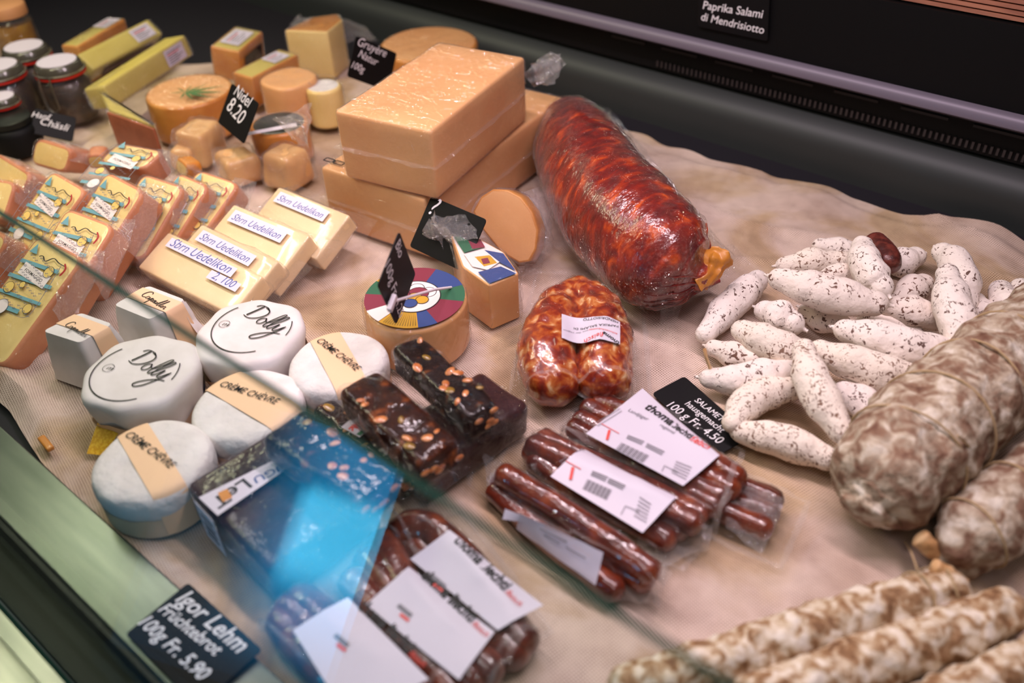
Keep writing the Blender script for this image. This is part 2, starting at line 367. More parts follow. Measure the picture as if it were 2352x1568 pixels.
def rpoly(pts, r, n=5):
    pts = [Vector((p[0], p[1])) for p in ccw(pts)]; out = []; k = len(pts)
    rs = r if isinstance(r, (list, tuple)) else [r]*k
    for i in range(k):
        p, a, b = pts[i], pts[i-1], pts[(i+1) % k]; d1, d2 = a-p, b-p
        t = min(rs[i], d1.length*.45, d2.length*.45)
        s, e = p+d1.normalized()*t, p+d2.normalized()*t
        for j in range(n+1):
            u = j/n; out.append(s*(1-u)**2+p*2*u*(1-u)+e*u*u)
    return out
def circ(r, n=48, ex=2.0, ph=0.0):
    o = []
    for i in range(n):
        a = 2*math.pi*i/n; c, s = math.cos(a), math.sin(a)
        k = (abs(c)**ex+abs(s)**ex)**(-1/ex); x, y = r*k*c, r*k*s
        o.append(Vector((x*math.cos(ph)-y*math.sin(ph), x*math.sin(ph)+y*math.cos(ph))))
    return o
def prism(poly, z0, z1, r=0.002, seg=3, sidecuts=2, wob=0.0, wscale=30, seed=0, base=1.0, capr=0, fill=True):
    """rounded-edge prism; caps material 0, sides material 1"""
    k = len(poly); c = sum(poly, Vector((0, 0)))/k
    nn = []
    for i in range(k):
        d = poly[(i+1) % k]-poly[i-1]; nn.append(Vector((d.y, -d.x)).normalized())
    rings = []
    for j in range(seg+1):
        t = math.pi/2*j/seg; rings.append((r*(1-math.sin(t)), z0+r*(1-math.cos(t)), base))
    for j in range(1, sidecuts): rings.append((0, z0+r+(z1-z0-2*r)*j/sidecuts, base+(1-base)*j/sidecuts))
    for j in range(seg+1):
        t = math.pi/2*j/seg; rings.append((r*(1-math.cos(t)), z1-r+r*math.sin(t), 1.0))
    V, Fc, MI = [], [], []
    for ins, z, sc in rings:
        for i in range(k):
            p = c+(poly[i]-c)*sc-nn[i]*ins
            q = Vector((p.x, p.y, z))
            if wob: q += Vector((nn[i].x, nn[i].y, 0))*wob*nz3(q, wscale, seed)
            V.append(q)
    for a in range(len(rings)-1):
        for i in range(k):
            j = (i+1) % k; Fc.append((a*k+i, a*k+j, (a+1)*k+j, (a+1)*k+i)); MI.append(1)
    Fc.append(tuple(reversed(range(k)))); MI.append(0)
    # top cap as concentric rings so it can carry relief
    top = (len(rings)-1)*k
    if capr:
        last = top
        for q in range(1, capr):
            s = 1-q/capr; st = len(V)
            for i in range(k):
                p = V[top+i]; x = c.x+(p[0]-c.x)*s; y = c.y+(p[1]-c.y)*s
                z = z1+(wob*nz3((x, y, 0), wscale*1.3, seed+3) if wob else 0)*min(1, (1-s)*4); V.append(Vector((x, y, z)))
            for i in range(k):
                j = (i+1) % k; Fc.append((last+i, last+j, st+j, st+i)); MI.append(0)
            last = st
        V.append(Vector((c.x, c.y, z1)))
        for i in range(k): Fc.append((last+i, last+(i+1) % k, len(V)-1)); MI.append(0)
    else:
        Fc.append(tuple(top+i for i in range(k))); MI.append(0)
    return V, Fc, MI
def lathe(prof, n=40, cx=0, cy=0):
    V, Fc = [], []; m = len(prof)
    for r, z in prof:
        for i in range(n):
            a = 2*math.pi*i/n; V.append((cx+r*math.cos(a), cy+r*math.sin(a), z))
    for j in range(m-1):
        for i in range(n):
            k = (i+1) % n; Fc.append((j*n+i, j*n+k, (j+1)*n+k, (j+1)*n+i))
    Fc.append(tuple(reversed(range(n)))); Fc.append(tuple((m-1)*n+i for i in range(n)))
    return V, Fc
def ellipsoid(c, rx, ry, rz, rot=0, tilt=0, n=10, m=7):
    V, Fc = [], []; R = Matrix.Rotation(rot, 3, 'Z') @ Matrix.Rotation(tilt, 3, 'X')
    for j in range(m+1):
        t = math.pi*j/m
        for i in range(n):
            a = 2*math.pi*i/n; k = max(math.sin(t), 1e-3)
            V.append(tuple(Vector(c)+R @ Vector((rx*k*math.cos(a), ry*k*math.sin(a), -rz*math.cos(t)))))
    for j in range(m):
        for i in range(n):
            k = (i+1) % n; Fc.append((j*n+i, j*n+k, (j+1)*n+k, (j+1)*n+i))
    return V, Fc
def catmull(pts, n=10):
    p = [Vector(q) for q in pts]; p = [p[0]*2-p[1]]+p+[p[-1]*2-p[-2]]; out = []
    for i in range(1, len(p)-2):
        for k in range(n):
            t = k/n
            out.append(0.5*((2*p[i])+(-p[i-1]+p[i+1])*t+(2*p[i-1]-5*p[i]+4*p[i+1]-p[i+2])*t*t+(-p[i-1]+3*p[i]-3*p[i+1]+p[i+2])*t**3))
    out.append(p[-2]); return out
def frames(path):
    T = []
    for i in range(len(path)):
        a, b = path[max(0, i-1)], path[min(len(path)-1, i+1)]; T.append((b-a).normalized())
    n = T[0].cross(Vector((0, 0, 1)))
    if n.length < 1e-3: n = Vector((1, 0, 0))
    n.normalize(); out = []
    for t in T:
        n = (n-t*n.dot(t)).normalized(); out.append((t, n, t.cross(n)))
    return out
def sausage(pts, rad, seg=24, n=8, wob=0.0, wscale=60, seed=0, nub=0.0, blunt=1.0, ridges=0, flat=1.0, wrink=0.0):
    """tapering tube with domed ends through world points; returns mesh and a surface function"""
    path = catmull(pts, n)
    if not isinstance(rad, (list, tuple)): rad = [rad]*len(pts)
    R = []
    for i in range(len(path)):
        t = i/(len(path)-1)*(len(rad)-1); k = min(int(t), len(rad)-2); u = t-k; u = u*u*(3-2*u); R.append(rad[k]*(1-u)+rad[k+1]*u)
    fr = frames(path); rings = []
    def cap(i, sgn):
        c, r, (t, a, b) = path[i], R[i], fr[i]; o = []
        for j in range(1, 7):
            th = math.pi/2*j/6; q = max(math.cos(th), 0.02)*r
            o.append((c+t*sgn*math.sin(th)*r*blunt, q, a, b))
        if nub:
            o[-1] = (c+t*sgn*r*blunt*1.0, r*nub*1.6, a, b)
            o.append((c+t*sgn*r*(blunt+0.28), r*nub, a, b)); o.append((c+t*sgn*r*(blunt+0.36), r*nub*1.3, a, b)); o.append((c+t*sgn*r*(blunt+0.40), r*nub*0.2, a, b))
        return o
    rings = list(reversed(cap(0, -1)))+[(path[i], R[i], fr[i][1], fr[i][2]) for i in range(len(path))]+cap(len(path)-1, 1)
    V, Fc = [], []
    for (c, r, a, b) in rings:
        for i in range(seg):
            an = 2*math.pi*i/seg; d = a*math.cos(an)+b*math.sin(an); q = c+d*r
            dz = 0
            if wob: dz += wob*nz3(q, wscale, seed)+wob*.5*nz3(q, wscale*2.3, seed+5)
            if ridges: dz += wrink*math.sin(an*ridges+6*nz3(q, 14, seed))
            q = q+d*dz*min(1, r/ max(R))
            V.append(q)
    m = len(rings)
    for j in range(m-1):
        for i in range(seg):
            k = (i+1) % seg; Fc.append((j*seg+i, j*seg+k, (j+1)*seg+k, (j+1)*seg+i))
    Fc.append(tuple(reversed(range(seg)))); Fc.append(tuple((m-1)*seg+i for i in range(seg)))
    Fc = [f[::-1] for f in Fc]
    def surf(t, an, off=0.0):
        x = t*(len(path)-1); k = min(int(x), len(path)-2); u = x-k
        c = path[k].lerp(path[k+1], u); r = R[k]*(1-u)+R[k+1]*u; a, b = fr[k][1], fr[k][2]
        return c+(a*math.cos(an)+b*math.sin(an))*(r+off)
    return (V, Fc), surf
def tube(pts, r, seg=6, n=4, closed=False):
    m, _ = sausage(pts, r, seg, n) if not closed else (None, None)
    return m
def wire(pts, r, seg=6):
    path = [Vector(p) for p in pts]; fr = frames(path); V, Fc = [], []
    for c, (t, a, b) in zip(path, fr):
        for i in range(seg):
            an = 2*math.pi*i/seg; V.append(c+(a*math.cos(an)+b*math.sin(an))*r)
    for j in range(len(path)-1):
        for i in range(seg):
            k = (i+1) % seg; Fc.append((j*seg+i, (j+1)*seg+i, (j+1)*seg+k, j*seg+k))
    Fc.append(tuple(range(seg))); Fc.append(tuple(reversed([(len(path)-1)*seg+i for i in range(seg)])))
    return V, Fc
def sheet(c00, c10, c11, c01, n=24, m=24, amp=0.003, sc=40, seed=0, curl=0.0, holes=None):
    """wavy thin sheet between four world corners"""
    a, b, c, d = (Vector(q) for q in (c00, c10, c11, c01)); nn = (b-a).cross(d-a).normalized(); V, Fc = [], []
    for j in range(m+1):
        for i in range(n+1):
            u, v = i/n, j/m; p = a*(1-u)*(1-v)+b*u*(1-v)+c*u*v+d*(1-u)*v
            e = nz3(p, sc, seed)*amp+nz3(p, sc*2.5, seed+2)*amp*.5
            e2 = nz3(p, sc*.7, seed+9)*amp*1.2
            V.append(p+nn*e+(b-a).normalized()*e2)
    for j in range(m):
        for i in range(n):
            k = j*(n+1)+i; Fc.append((k, k+1, k+n+2, k+n+1))
    return V, Fc
def things_bvh(ths):
    V, Fc = [], []
    for t in ths:
        for v, f in t.reg:
            k = len(V); V += v; Fc += [[i+k for i in q] for q in f]
    return BVHTree.FromPolygons(V, Fc)
def drape(corners, bvh, n=36, m=28, base=0.0012, off=0.0010, iters=40, sag=0.0, amp=0.0, sc=60, seed=0, edge=True):
    """film or paper laid over things: world corners (TL, TR, BR, BL), stretched between high points"""
    a, b, c, d = (Vector((q[0], q[1], 0)) for q in corners); X = np.zeros((m+1, n+1)); Yy = np.zeros((m+1, n+1)); Z = np.zeros((m+1, n+1))
    for j in range(m+1):
        for i in range(n+1):
            u, v = i/n, j/m; p = a*(1-u)*(1-v)+b*u*(1-v)+c*u*v+d*(1-u)*v
            X[j, i], Yy[j, i] = p.x, p.y
            h = bvh.ray_cast(Vector((p.x, p.y, 0.6)), Vector((0, 0, -1)))
            Z[j, i] = max(base, h[0].z+off if h[0] else base)
    Hh = Z.copy()
    for _ in range(iters):
        A = Z.copy(); A[1:-1, 1:-1] = (Z[:-2, 1:-1]+Z[2:, 1:-1]+Z[1:-1, :-2]+Z[1:-1, 2:])/4-sag
        if not edge:
            A[0, 1:-1] = (Z[0, :-2]+Z[0, 2:])/2; A[-1, 1:-1] = (Z[-1, :-2]+Z[-1, 2:])/2
            A[1:-1, 0] = (Z[:-2, 0]+Z[2:, 0])/2; A[1:-1, -1] = (Z[:-2, -1]+Z[2:, -1])/2
        Z = np.maximum(Hh, A)
    V = []
    for j in range(m+1):
        for i in range(n+1):
            p = (X[j, i], Yy[j, i], Z[j, i])
            V.append(Vector((p[0], p[1], p[2]+(abs(nz3(p, sc, seed))*amp if amp else 0))))
    Fc = [(j*(n+1)+i, (j+1)*(n+1)+i, (j+1)*(n+1)+i+1, j*(n+1)+i+1) for j in range(m) for i in range(n)]
    return V, Fc

# ------------------------------------------------------------------ lettering
_tc = {}
def glyphs(s, shear=0.0, bold=0.0):
    key = (s, shear, bold)
    if key in _tc: return _tc[key]
    cu = bpy.data.curves.new('t', 'FONT'); cu.body = s; cu.shear = shear; cu.offset = bold; cu.resolution_u = 3
    o = bpy.data.objects.new('t', cu); COL.objects.link(o); bpy.context.view_layer.update()
    me = bpy.data.meshes.new_from_object(o.evaluated_get(bpy.context.evaluated_depsgraph_get()))
    V = [(v.co.x, v.co.y) for v in me.vertices]; Fc = [list(p.vertices) for p in me.polygons]
    bpy.data.objects.remove(o); bpy.data.curves.remove(cu); bpy.data.meshes.remove(me)
    x0 = min(v[0] for v in V); x1 = max(v[0] for v in V)
    V = [((v[0]-x0)/(x1-x0), v[1]/(x1-x0)) for v in V]
    _tc[key] = (V, Fc); return _tc[key]
def stroke2(pts, w, taper=True, n=6):
    q = catmull([(p[0], p[1], 0) for p in pts], n); V, Fc = [], []
    for i, p in enumerate(q):
        a, b = q[max(0, i-1)], q[min(len(q)-1, i+1)]; d = (b-a); d = d.normalized() if d.length > 0 else Vector((1, 0, 0))
        nr = Vector((-d.y, d.x, 0)); ww = w*(0.55+0.75*abs(nr.x))*(0.5 if i in (0, len(q)-1) else 1)
        V += [(p.x+nr.x*ww, p.y+nr.y*ww), (p.x-nr.x*ww, p.y-nr.y*ww)]
    for i in range(len(q)-1): Fc.append([2*i, 2*i+1, 2*i+3, 2*i+2])
    return V, Fc
def m2(*ms):
    V, Fc = [], []
    for v, f in ms:
        k = len(V); V += v; Fc += [[i+k for i in q] for q in f]
    return V, Fc
# the signature-like word on the round paper-wrapped cheeses, drawn as pen strokes in a unit-wide box
DOLLY = m2(stroke2([(0.03, .30), (.10, .36), (.24, .37), (.33, .33)], .011), stroke2([(.16, .37), (.13, .26), (.09, .14), (.07, .08)], .014),
           stroke2([(.20, .36), (.34, .33), (.38, .24), (.30, .12), (.16, .05), (.02, .06)], .011),
           stroke2([(.47, .19), (.40, .16), (.37, .09), (.41, .04), (.48, .07), (.50, .14), (.46, .19), (.52, .14), (.58, .15), (.68, .30), (.70, .40), (.65, .38), (.58, .20), (.56, .07), (.60, .04), (.66, .12), (.76, .28), (.79, .38), (.74, .37), (.67, .22), (.65, .08), (.69, .04), (.75, .12), (.79, .20), (.78, .08), (.83, .06), (.92, .20)], .010),
           stroke2([(.93, .22), (.88, .06), (.78, -.14), (.66, -.24), (.60, -.20), (.70, -.08), (.86, .02), (1.0, .06)], .011))
SCRIPT = m2(stroke2([(.20, .20), (.14, .25), (.04, .20), (.0, .08), (.06, .02), (.16, .05)], .012),
            stroke2([(.26, .10), (.20, .11), (.18, .04), (.24, .03), (.28, .11), (.28, .03), (.32, .06), (.36, .12), (.33, -.10), (.37, .10), (.42, .10), (.40, .03), (.45, .05), (.51, .11), (.47, .10), (.46, .04), (.51, .04), (.54, .11), (.54, .03), (.58, .06)], .009),
            stroke2([(.60, .11), (.60, .03), (.64, .08), (.74, .28), (.72, .20), (.67, .04), (.72, .04), (.82, .28), (.80, .18), (.76, .04), (.80, .04), (.85, .11), (.82, .05), (.86, .03), (.90, .10), (.88, .05), (.91, .11), (.95, .10), (.95, .03), (1.0, .05)], .009))
class Decal:
    """printed shapes lying on a local plane z of a thing; one mesh with several inks"""
    def __init__(s, th, z, mats): s.th, s.z, s.mats, s.V, s.F, s.MI, s.k = th, z, list(mats), [], [], [], 0
    def mi(s, m):
        if m not in s.mats: s.mats.append(m)
        return s.mats.index(m)
    def add(s, v2, f, m):
        s.k += 1; z = s.z+0.00004*s.k; b = len(s.V)
        s.V += [(p[0], p[1], z) for p in v2]; s.F += [[i+b for i in q] for q in f]; s.MI += [s.mi(m)]*len(f)
    def poly(s, pts, m, px=True):
        q = ccw([s.th.hit(*p, s.z) if px else Vector(p) for p in pts]); s.add([(p[0], p[1]) for p in q], [list(range(len(q)))], m)
    def disc(s, c, r, m, px=False, n=28, sx=1.0, ring=0.0, a0=0.0, a1=6.2832):
        if px: c = s.th.hit(*c, s.z)
        V, Fc = [], []
        if ring:
            for i in range(n+1):
                a = a0+(a1-a0)*i/n; V += [(c[0]+r*sx*math.cos(a), c[1]+r*math.sin(a)), (c[0]+(r-ring)*sx*math.cos(a), c[1]+(r-ring)*math.sin(a))]
            Fc = [[2*i, 2*i+2, 2*i+3, 2*i+1] for i in range(n)]
        else:
            V = [(c[0]+r*sx*math.cos(2*math.pi*i/n), c[1]+r*math.sin(2*math.pi*i/n)) for i in range(n)]; Fc = [list(range(n))]
        s.add(V, Fc, m)
    def text(s, t, p0, p1, m, shear=0.0, bold=0.0, px=True, glyph=None, ys=1.0):
        a = s.th.hit(*p0, s.z) if px else Vector(p0); b = s.th.hit(*p1, s.z) if px else Vector(p1)
        d = b-a; pn = Vector((-d.y, d.x))*ys; V, Fc = glyph if glyph else glyphs(t, shear, bold)
        s.add([tuple(a+d*v[0]+pn*v[1]) for v in V], Fc, m)
    def build(s, name, parent=None, label=None):
        return s.th.part(name, (s.V, s.F, s.MI), s.mats, parent, smooth=False, reg=False, label=label)

# ================================================================== the display case
def cloth():
    V, Fc = [], []; nx, ny = 300, 130; x0, x1 = -1.56, 0.42
    for j in range(ny+1):
        for i in range(nx+1):
            x = x0+(x1-x0)*i/nx
            back = 0.895+0.02*nz3((x, 0, 0), 5, 1)+0.008*nz3((x, 0, 0), 22, 2)-(0.34 if x < -0.95 else 0)*min(1, (-0.95-x)/0.45)
            front = 0.120+0.006*nz3((x, 3, 0), 9, 4)
            if x < -0.60: front += 0.012*min(1, (-0.60-x)/0.08)*(1+0.4*nz3((x, 0, 0), 14, 6))
            v = j/ny; y = front+(back-front)*v
            z = -0.0035+0.0026*nz3((x, y, 0), 9, 3)+0.0010*nz3((x, y, 0), 40, 5)+0.0035*max(0, 1-abs(nz3((x*1.0, y*2.2, 0), 6, 31))*9)*min(1, max(0, (x+0.55)/0.2))
            # soft folds
            z += 0.020*math.exp(-((y-front-0.018)/0.012)**2)*min(1, max(0, (-0.60-x)/0.10))*(1+0.5*nz3((x, y, 0), 12, 8))
            z += 0.016*math.exp(-((y-front-0.052)/0.012)**2)*min(1, max(0, (-0.67-x)/0.10))*(1+0.5*nz3((x, y, 2), 12, 8))
            fd = (y-0.80)-(x+0.62)*-0.10
            z += 0.010*math.exp(-(fd/0.010)**2)*math.exp(-((x+0.57)/0.09)**2)
            z += 0.020*max(0, nz3((x, y, 1), 9, 12))*max(0, min(1, (y-0.72)/0.12))*(1 if x > -0.75 else 0.4)
            if v > 0.97: z -= 0.004
            V.append((x, y, z))
    for j in range(ny):
        for i in range(nx):
            k = j*(nx+1)+i; Fc.append((k, k+1, k+nx+2, k+nx+1))
    return V, Fc
clo = single('burlap_cloth', cloth(), CLOTH, 'rumpled beige burlap cloth spread under all the cheese and sausage', 'cloth', (-0.6, 0.5, -0.004))
struct('floor', box(-2.6, 0.9, 0.072, 1.02, -0.03, -0.0095), DECK)
struct('trim_1', merge(prism([Vector(p) for p in ((-2.6, 0.072), (0.9, 0.072), (0.9, 0.119), (-2.6, 0.119))], -0.009, 0.001, 0.0015)[:2]), STEEL)
struct('trim_2', merge(box(-2.6, 0.9, 0.041, 0.0718, -0.05, -0.03), box(-2.6, 0.9, 0.068, 0.0716, -0.03, -0.002)), DARKMETAL)
struct('trim_3', merge(box(-2.6, 0.9, -0.02, 0.0335, -0.05, -0.012), box(-2.6, 0.9, 0.024, 0.0335, -0.012, 0.0), box(-2.6, 0.9, 0.006, 0.017, -0.012, -0.001)), STEEL)
# back wall: cove, ledge, vent, rail, panel
def extr(prof, x0, x1):
    V = []
    for x in (x0, x1): V += [(x, y, z) for y, z in prof]
    k = len(prof); Fc = [(i, i+1, k+i+1, k+i) for i in range(k-1)]
    return V, Fc
struct('wall_back', extr([(0.925, -0.0095), (0.926, 0.0), (0.927, 0.022), (0.930, 0.034), (0.938, 0.043), (0.95, 0.050), (0.962, 0.055)], -2.6, 0.9), GREYMETAL, True)
struct('trim_4', merge(box(-2.6, 0.9, 0.945, 1.0, 0.056, 0.0964)), BLACKPL)
teeth = [box(-0.55+i*0.0062, -0.5475+i*0.0062, 0.9425, 0.9449, 0.060, 0.068) for i in range(150)]
struct('trim_5', merge(*teeth), pm('vent_fin', (44, 38, 38), rough=0.5))
struct('trim_6', extr([(0.945, 0.0965), (0.926, 0.0965), (0.921, 0.100), (0.921, 0.108), (0.926, 0.1125), (0.945, 0.1135)], -2.6, 0.9), RAIL, True)
slots = [box(-0.62+i*0.075, -0.57+i*0.075, 0.9435, 0.9449, 0.083, 0.086) for i in range(15)]
struct('trim_7', merge(*slots), INK)
struct('wall_upper', merge(box(-2.6, 0.9, 0.93, 1.0, 0.1136, 0.194)), BLACKPL)
sl = [box(-0.34, 0.9, 0.936, 0.9405, 0.196+i*0.0052, 0.1995+i*0.0052) for i in range(16)]
struct('trim_8', merge(*sl, box(-0.36, 0.9, 0.9406, 0.96, 0.1945, 0.30)), WOODSLAT)
struct('wall_left', box(-2.0, -1.97, 0.08, 0.94, -0.0094, 0.20), BLACKPL)

# glass guard between customer and goods
gm = bpy.data.materials.new('guard_glass'); gm.use_nodes = True
def _g():
    nt = gm.node_tree
    for n in list(nt.nodes): nt.nodes.remove(n)
    out = N(nt, 'ShaderNodeOutputMaterial'); tr = N(nt, 'ShaderNodeBsdfTransparent'); tr.inputs[0].default_value = (0.93, 0.97, 0.95, 1)
    gl = N(nt, 'ShaderNodeBsdfGlossy', Roughness=0.0); lw = N(nt, 'ShaderNodeLayerWeight', Blend=0.5)
    pw = N(nt, 'ShaderNodeMath', operation='POWER'); link(nt, lw.outputs['Facing'], pw.inputs[0]); pw.inputs[1].default_value = 5
    mr = N(nt, 'ShaderNodeMapRange'); link(nt, pw.outputs[0], mr.inputs['Value']); mr.inputs['To Min'].default_value = 0.045; mr.inputs['To Max'].default_value = 1.0
    mx = N(nt, 'ShaderNodeMixShader'); link(nt, mr.outputs[0], mx.inputs[0]); link(nt, tr.outputs[0], mx.inputs[1]); link(nt, gl.outputs[0], mx.inputs[2])
    link(nt, mx.outputs[0], out.inputs[0])
_g()
GEDGE = pm('glass_edge', (14, 50, 40), rough=0.6, spec=0.1)
gy0, gy1 = 0.036, 0.1490                    # foot and top of the leaning pane
gz0, gz1 = -0.028, 0.2405
gd = Vector((0, gy1-gy0, gz1-gz0)).normalized(); gn = Vector((0, gd.z, -gd.y))   # gn points to the goods
gv = [(x, y+gn.y*s, z+gn.z*s) for (y, z) in ((gy0, gz0), (gy1, gz1)) for s in (-.0026, .0026) for x in (-2.5, 0.8)]
gf = [(0, 2, 3, 1), (4, 5, 7, 6), (0, 1, 5, 4), (2, 6, 7, 3), (0, 4, 6, 2), (1, 3, 7, 5)]
gt = Thing('glass_guard', 'clear glass guard with dark green polished top edge, running along the front of the case', 'glass', (-0.85, 0.036, -0.028))
gt.part('pane', (gv, gf, [1, 1, 0, 0, 1, 1]), [gm, GEDGE], world=True, smooth=False, reg=False)

# glowing panel added on the customer side to give the blue reflection in the guard
def mirror_pt(px, py, dp):
    d = RW @ np.array([px-CX, py-CY, F]); t = dp/F; p = Vector(np.array([0, 0, CAMH])+d*t)
    return p-gn*2*(p-Vector((0, gy1, gz1))).dot(gn)
sc_c = [mirror_pt(*q, 0.62) for q in ((480, 880), (945, 1040), (700, 1605), (290, 1480))]
sx = (sc_c[1]-sc_c[0]); sW = sx.length; sx.normalize(); sy = sc_c[0]-sc_c[3]; sy = (sy-sx*sy.dot(sx)); sL = sy.length; sy.normalize(); sn = sx.cross(sy)
scc = sum(sc_c, Vector((0, 0, 0)))/4
sM = Matrix(((sx.x, sy.x, sn.x, scc.x), (sx.y, sy.y, sn.y, scc.y), (sx.z, sy.z, sn.z, scc.z), (0, 0, 0, 1)))
glow = Thing('glow_panel', 'added glowing blue panel on the customer side, seen only as a reflection in the glass', 'glowing panel', sM)
sm = bpy.data.materials.new('blue_glow'); sm.use_nodes = True
def _s():
    nt = sm.node_tree
    for n in list(nt.nodes): nt.nodes.remove(n)
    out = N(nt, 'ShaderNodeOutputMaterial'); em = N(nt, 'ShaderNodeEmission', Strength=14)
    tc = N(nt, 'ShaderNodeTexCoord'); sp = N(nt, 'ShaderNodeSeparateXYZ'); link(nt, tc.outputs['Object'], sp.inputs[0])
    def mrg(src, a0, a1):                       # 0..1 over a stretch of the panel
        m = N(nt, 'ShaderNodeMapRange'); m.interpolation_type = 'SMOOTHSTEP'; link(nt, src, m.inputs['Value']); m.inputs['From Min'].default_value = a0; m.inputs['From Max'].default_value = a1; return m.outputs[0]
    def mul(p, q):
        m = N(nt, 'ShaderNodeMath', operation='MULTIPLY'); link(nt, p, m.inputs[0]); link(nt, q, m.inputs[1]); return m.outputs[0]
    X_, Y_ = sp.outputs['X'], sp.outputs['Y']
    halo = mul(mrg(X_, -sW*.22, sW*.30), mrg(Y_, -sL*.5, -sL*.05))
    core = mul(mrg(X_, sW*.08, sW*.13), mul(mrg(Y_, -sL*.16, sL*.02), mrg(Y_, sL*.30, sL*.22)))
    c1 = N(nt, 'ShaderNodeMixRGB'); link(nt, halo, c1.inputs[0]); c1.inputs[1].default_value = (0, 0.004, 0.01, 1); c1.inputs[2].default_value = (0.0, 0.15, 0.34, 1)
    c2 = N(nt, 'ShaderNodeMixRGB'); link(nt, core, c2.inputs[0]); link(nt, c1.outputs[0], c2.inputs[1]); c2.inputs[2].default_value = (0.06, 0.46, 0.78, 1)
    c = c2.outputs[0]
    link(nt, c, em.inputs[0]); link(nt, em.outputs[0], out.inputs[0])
_s()
glow.part('panel_face', wm(box(-sW/2, sW/2, -sL/2, sL/2, -0.002, 0.0), 0), sm, smooth=False, reg=False)
glow.part('panel_back', merge(box(-sW/2-.01, sW/2+.01, -sL/2-.01, sL/2+.01, 0.0004, 0.014)), BLACKPL, smooth=False, reg=False)

# ================================================================== cheeses
def wrapped(th, W, L, Ht, r, grow=0.0012, mat=None, wob=0.0012, seed=0, flange=0.0, zf=None, wscale=45, z0=0.0):
    """clear film around a box-shaped cheese, with a sealed seam sticking out"""
    m = rbox(W+2*grow, L+2*grow, Ht+2*grow, r+grow, 3, 10, wob, wscale, seed, z0=z0-grow)
    ms = [m]
    if flange:
        zf = Ht*0.5 if zf is None else zf; V, Fc = [], []; n = 18
        pts = []
        for a, b, cnt in (((-1, -1), (1, -1), n), ((1, -1), (1, 1), n), ((1, 1), (-1, 1), n), ((-1, 1), (-1, -1), n)):
            for i in range(cnt):
                u = i/cnt; pts.append((a[0]*(1-u)+b[0]*u, a[1]*(1-u)+b[1]*u))
        for (x, y) in pts:
            f = flange*(1+0.35*nz3((x*W*.5, y*L*.5, 0), 40, seed))
            V.append((x*(W/2+grow*.5), y*(L/2+grow*.5), zf+z0))
            V.append((x*(W/2+f*.6), y*(L/2+f*.6), zf+z0+flange*.25*nz3((x*W*.5, y*L*.5, 1), 50, seed)))
            V.append((x*(W/2+f), y*(L/2+f), zf+z0-flange*.3+flange*.5*nz3((x*W*.5, y*L*.5, 2), 70, seed)))
        k = len(pts)
        for i in range(k):
            j = (i+1) % k; Fc += [(3*i, 3*j, 3*j+1, 3*i+1), (3*i+1, 3*j+1, 3*j+2, 3*i+2)]
        ms.append((V, Fc))
    return th.part('plastic_wrap', merge(*ms), mat or FILM, reg=False)

# --- two big blocks
M, W, L = frame4((690, 368, .070), (924, 442, .070), (1296, 222, .070), 0.070)
b2 = Thing('cheese_block', 'lower and longer of the two big orange-beige cheese blocks, under the other', 'cheese', M, 'big cheese blocks')
b2.part('cheese', rbox(W, L, .0695, .004, 3, 8, .0008, 20, 2), BLOCK)
wrapped(b2, W, L, .070, .004, flange=.005, zf=.034, mat=BLOCKF, seed=2)
d = Decal(b2, .0712, [INK])
for c in ((765, 374), (892, 411)):
    d = Decal(b2, .0712, [INK])
    a = d.th.hit(c[0]-22, c[1]-6, .071); e = d.th.hit(c[0]+22, c[1]+7, .071); u = (e-a); v = Vector((-u.y, u.x)).normalized()*.006
    for s, t in ((0, .42), (.5, .95)):
        q = [a+u*s, a+u*t, a+u*t+v, a+u*s+v]
        for i in range(4):
            p0, p1 = q[i], q[(i+1) % 4]; dd = (p1-p0).normalized(); nn = Vector((-dd.y, dd.x))*.0009
            d.add([tuple(p0-nn), tuple(p1-nn), tuple(p1+nn), tuple(p0+nn)], [[0, 1, 2, 3]], INK)
    d.build('ink_stamp')
M, W, L = frame4((705, 238, .145), (920, 284, .145), (1207, 128, .145), 0.0735)
b1 = Thing('cheese_block', 'upper big beige cheese block with smooth top, resting on the longer block', 'cheese', M, 'big cheese blocks')
b1.part('cheese', rbox(W, L, .0725, .004, 3, 8, .0008, 20, 1), BLOCK)
wrapped(b1, W, L, .0725, .004, flange=.005, zf=.036, mat=BLOCKF, seed=1)
def corner_of(th, sx_, sy_, z): return th.M @ Vector((sx_, sy_, z))
p = corner_of(b1, W/2, -L/2, .05)
b1.part('wrap_fold', sheet(P(895, 330, .12), P(970, 322, .12), P(975, 372, .098), P(895, 380, .098), amp=.002, sc=60, seed=3), FILM, world=True, reg=False)
b1.part('wrap_tail', merge(sheet(P(1205, 165, .12), P(1262, 118, .135), P(1300, 150, .12), P(1225, 205, .10), amp=.007, sc=55, seed=5),
                           sheet(P(1212, 150, .115), P(1290, 122, .12), P(1285, 190, .10), P(1222, 196, .09), amp=.008, sc=50, seed=8)), TAIL, world=True, reg=False)
b1.part('wrap_tail', merge(sheet(P(712, 240, .125), P(706, 330, .09), P(650, 292, .09), P(625, 275, .095), amp=.006, sc=60, seed=6),
                           sheet(P(690, 265, .12), P(715, 340, .085), P(660, 315, .085), P(640, 275, .10), amp=.006, sc=60, seed=7)), TAIL, world=True, reg=False)
b2.part('wrap_fold', sheet(P(830, 560, .02), P(905, 500, .035), P(1010, 455, .04), P(880, 580, .02), amp=.004, sc=50, seed=9), FILM, world=True, reg=False)

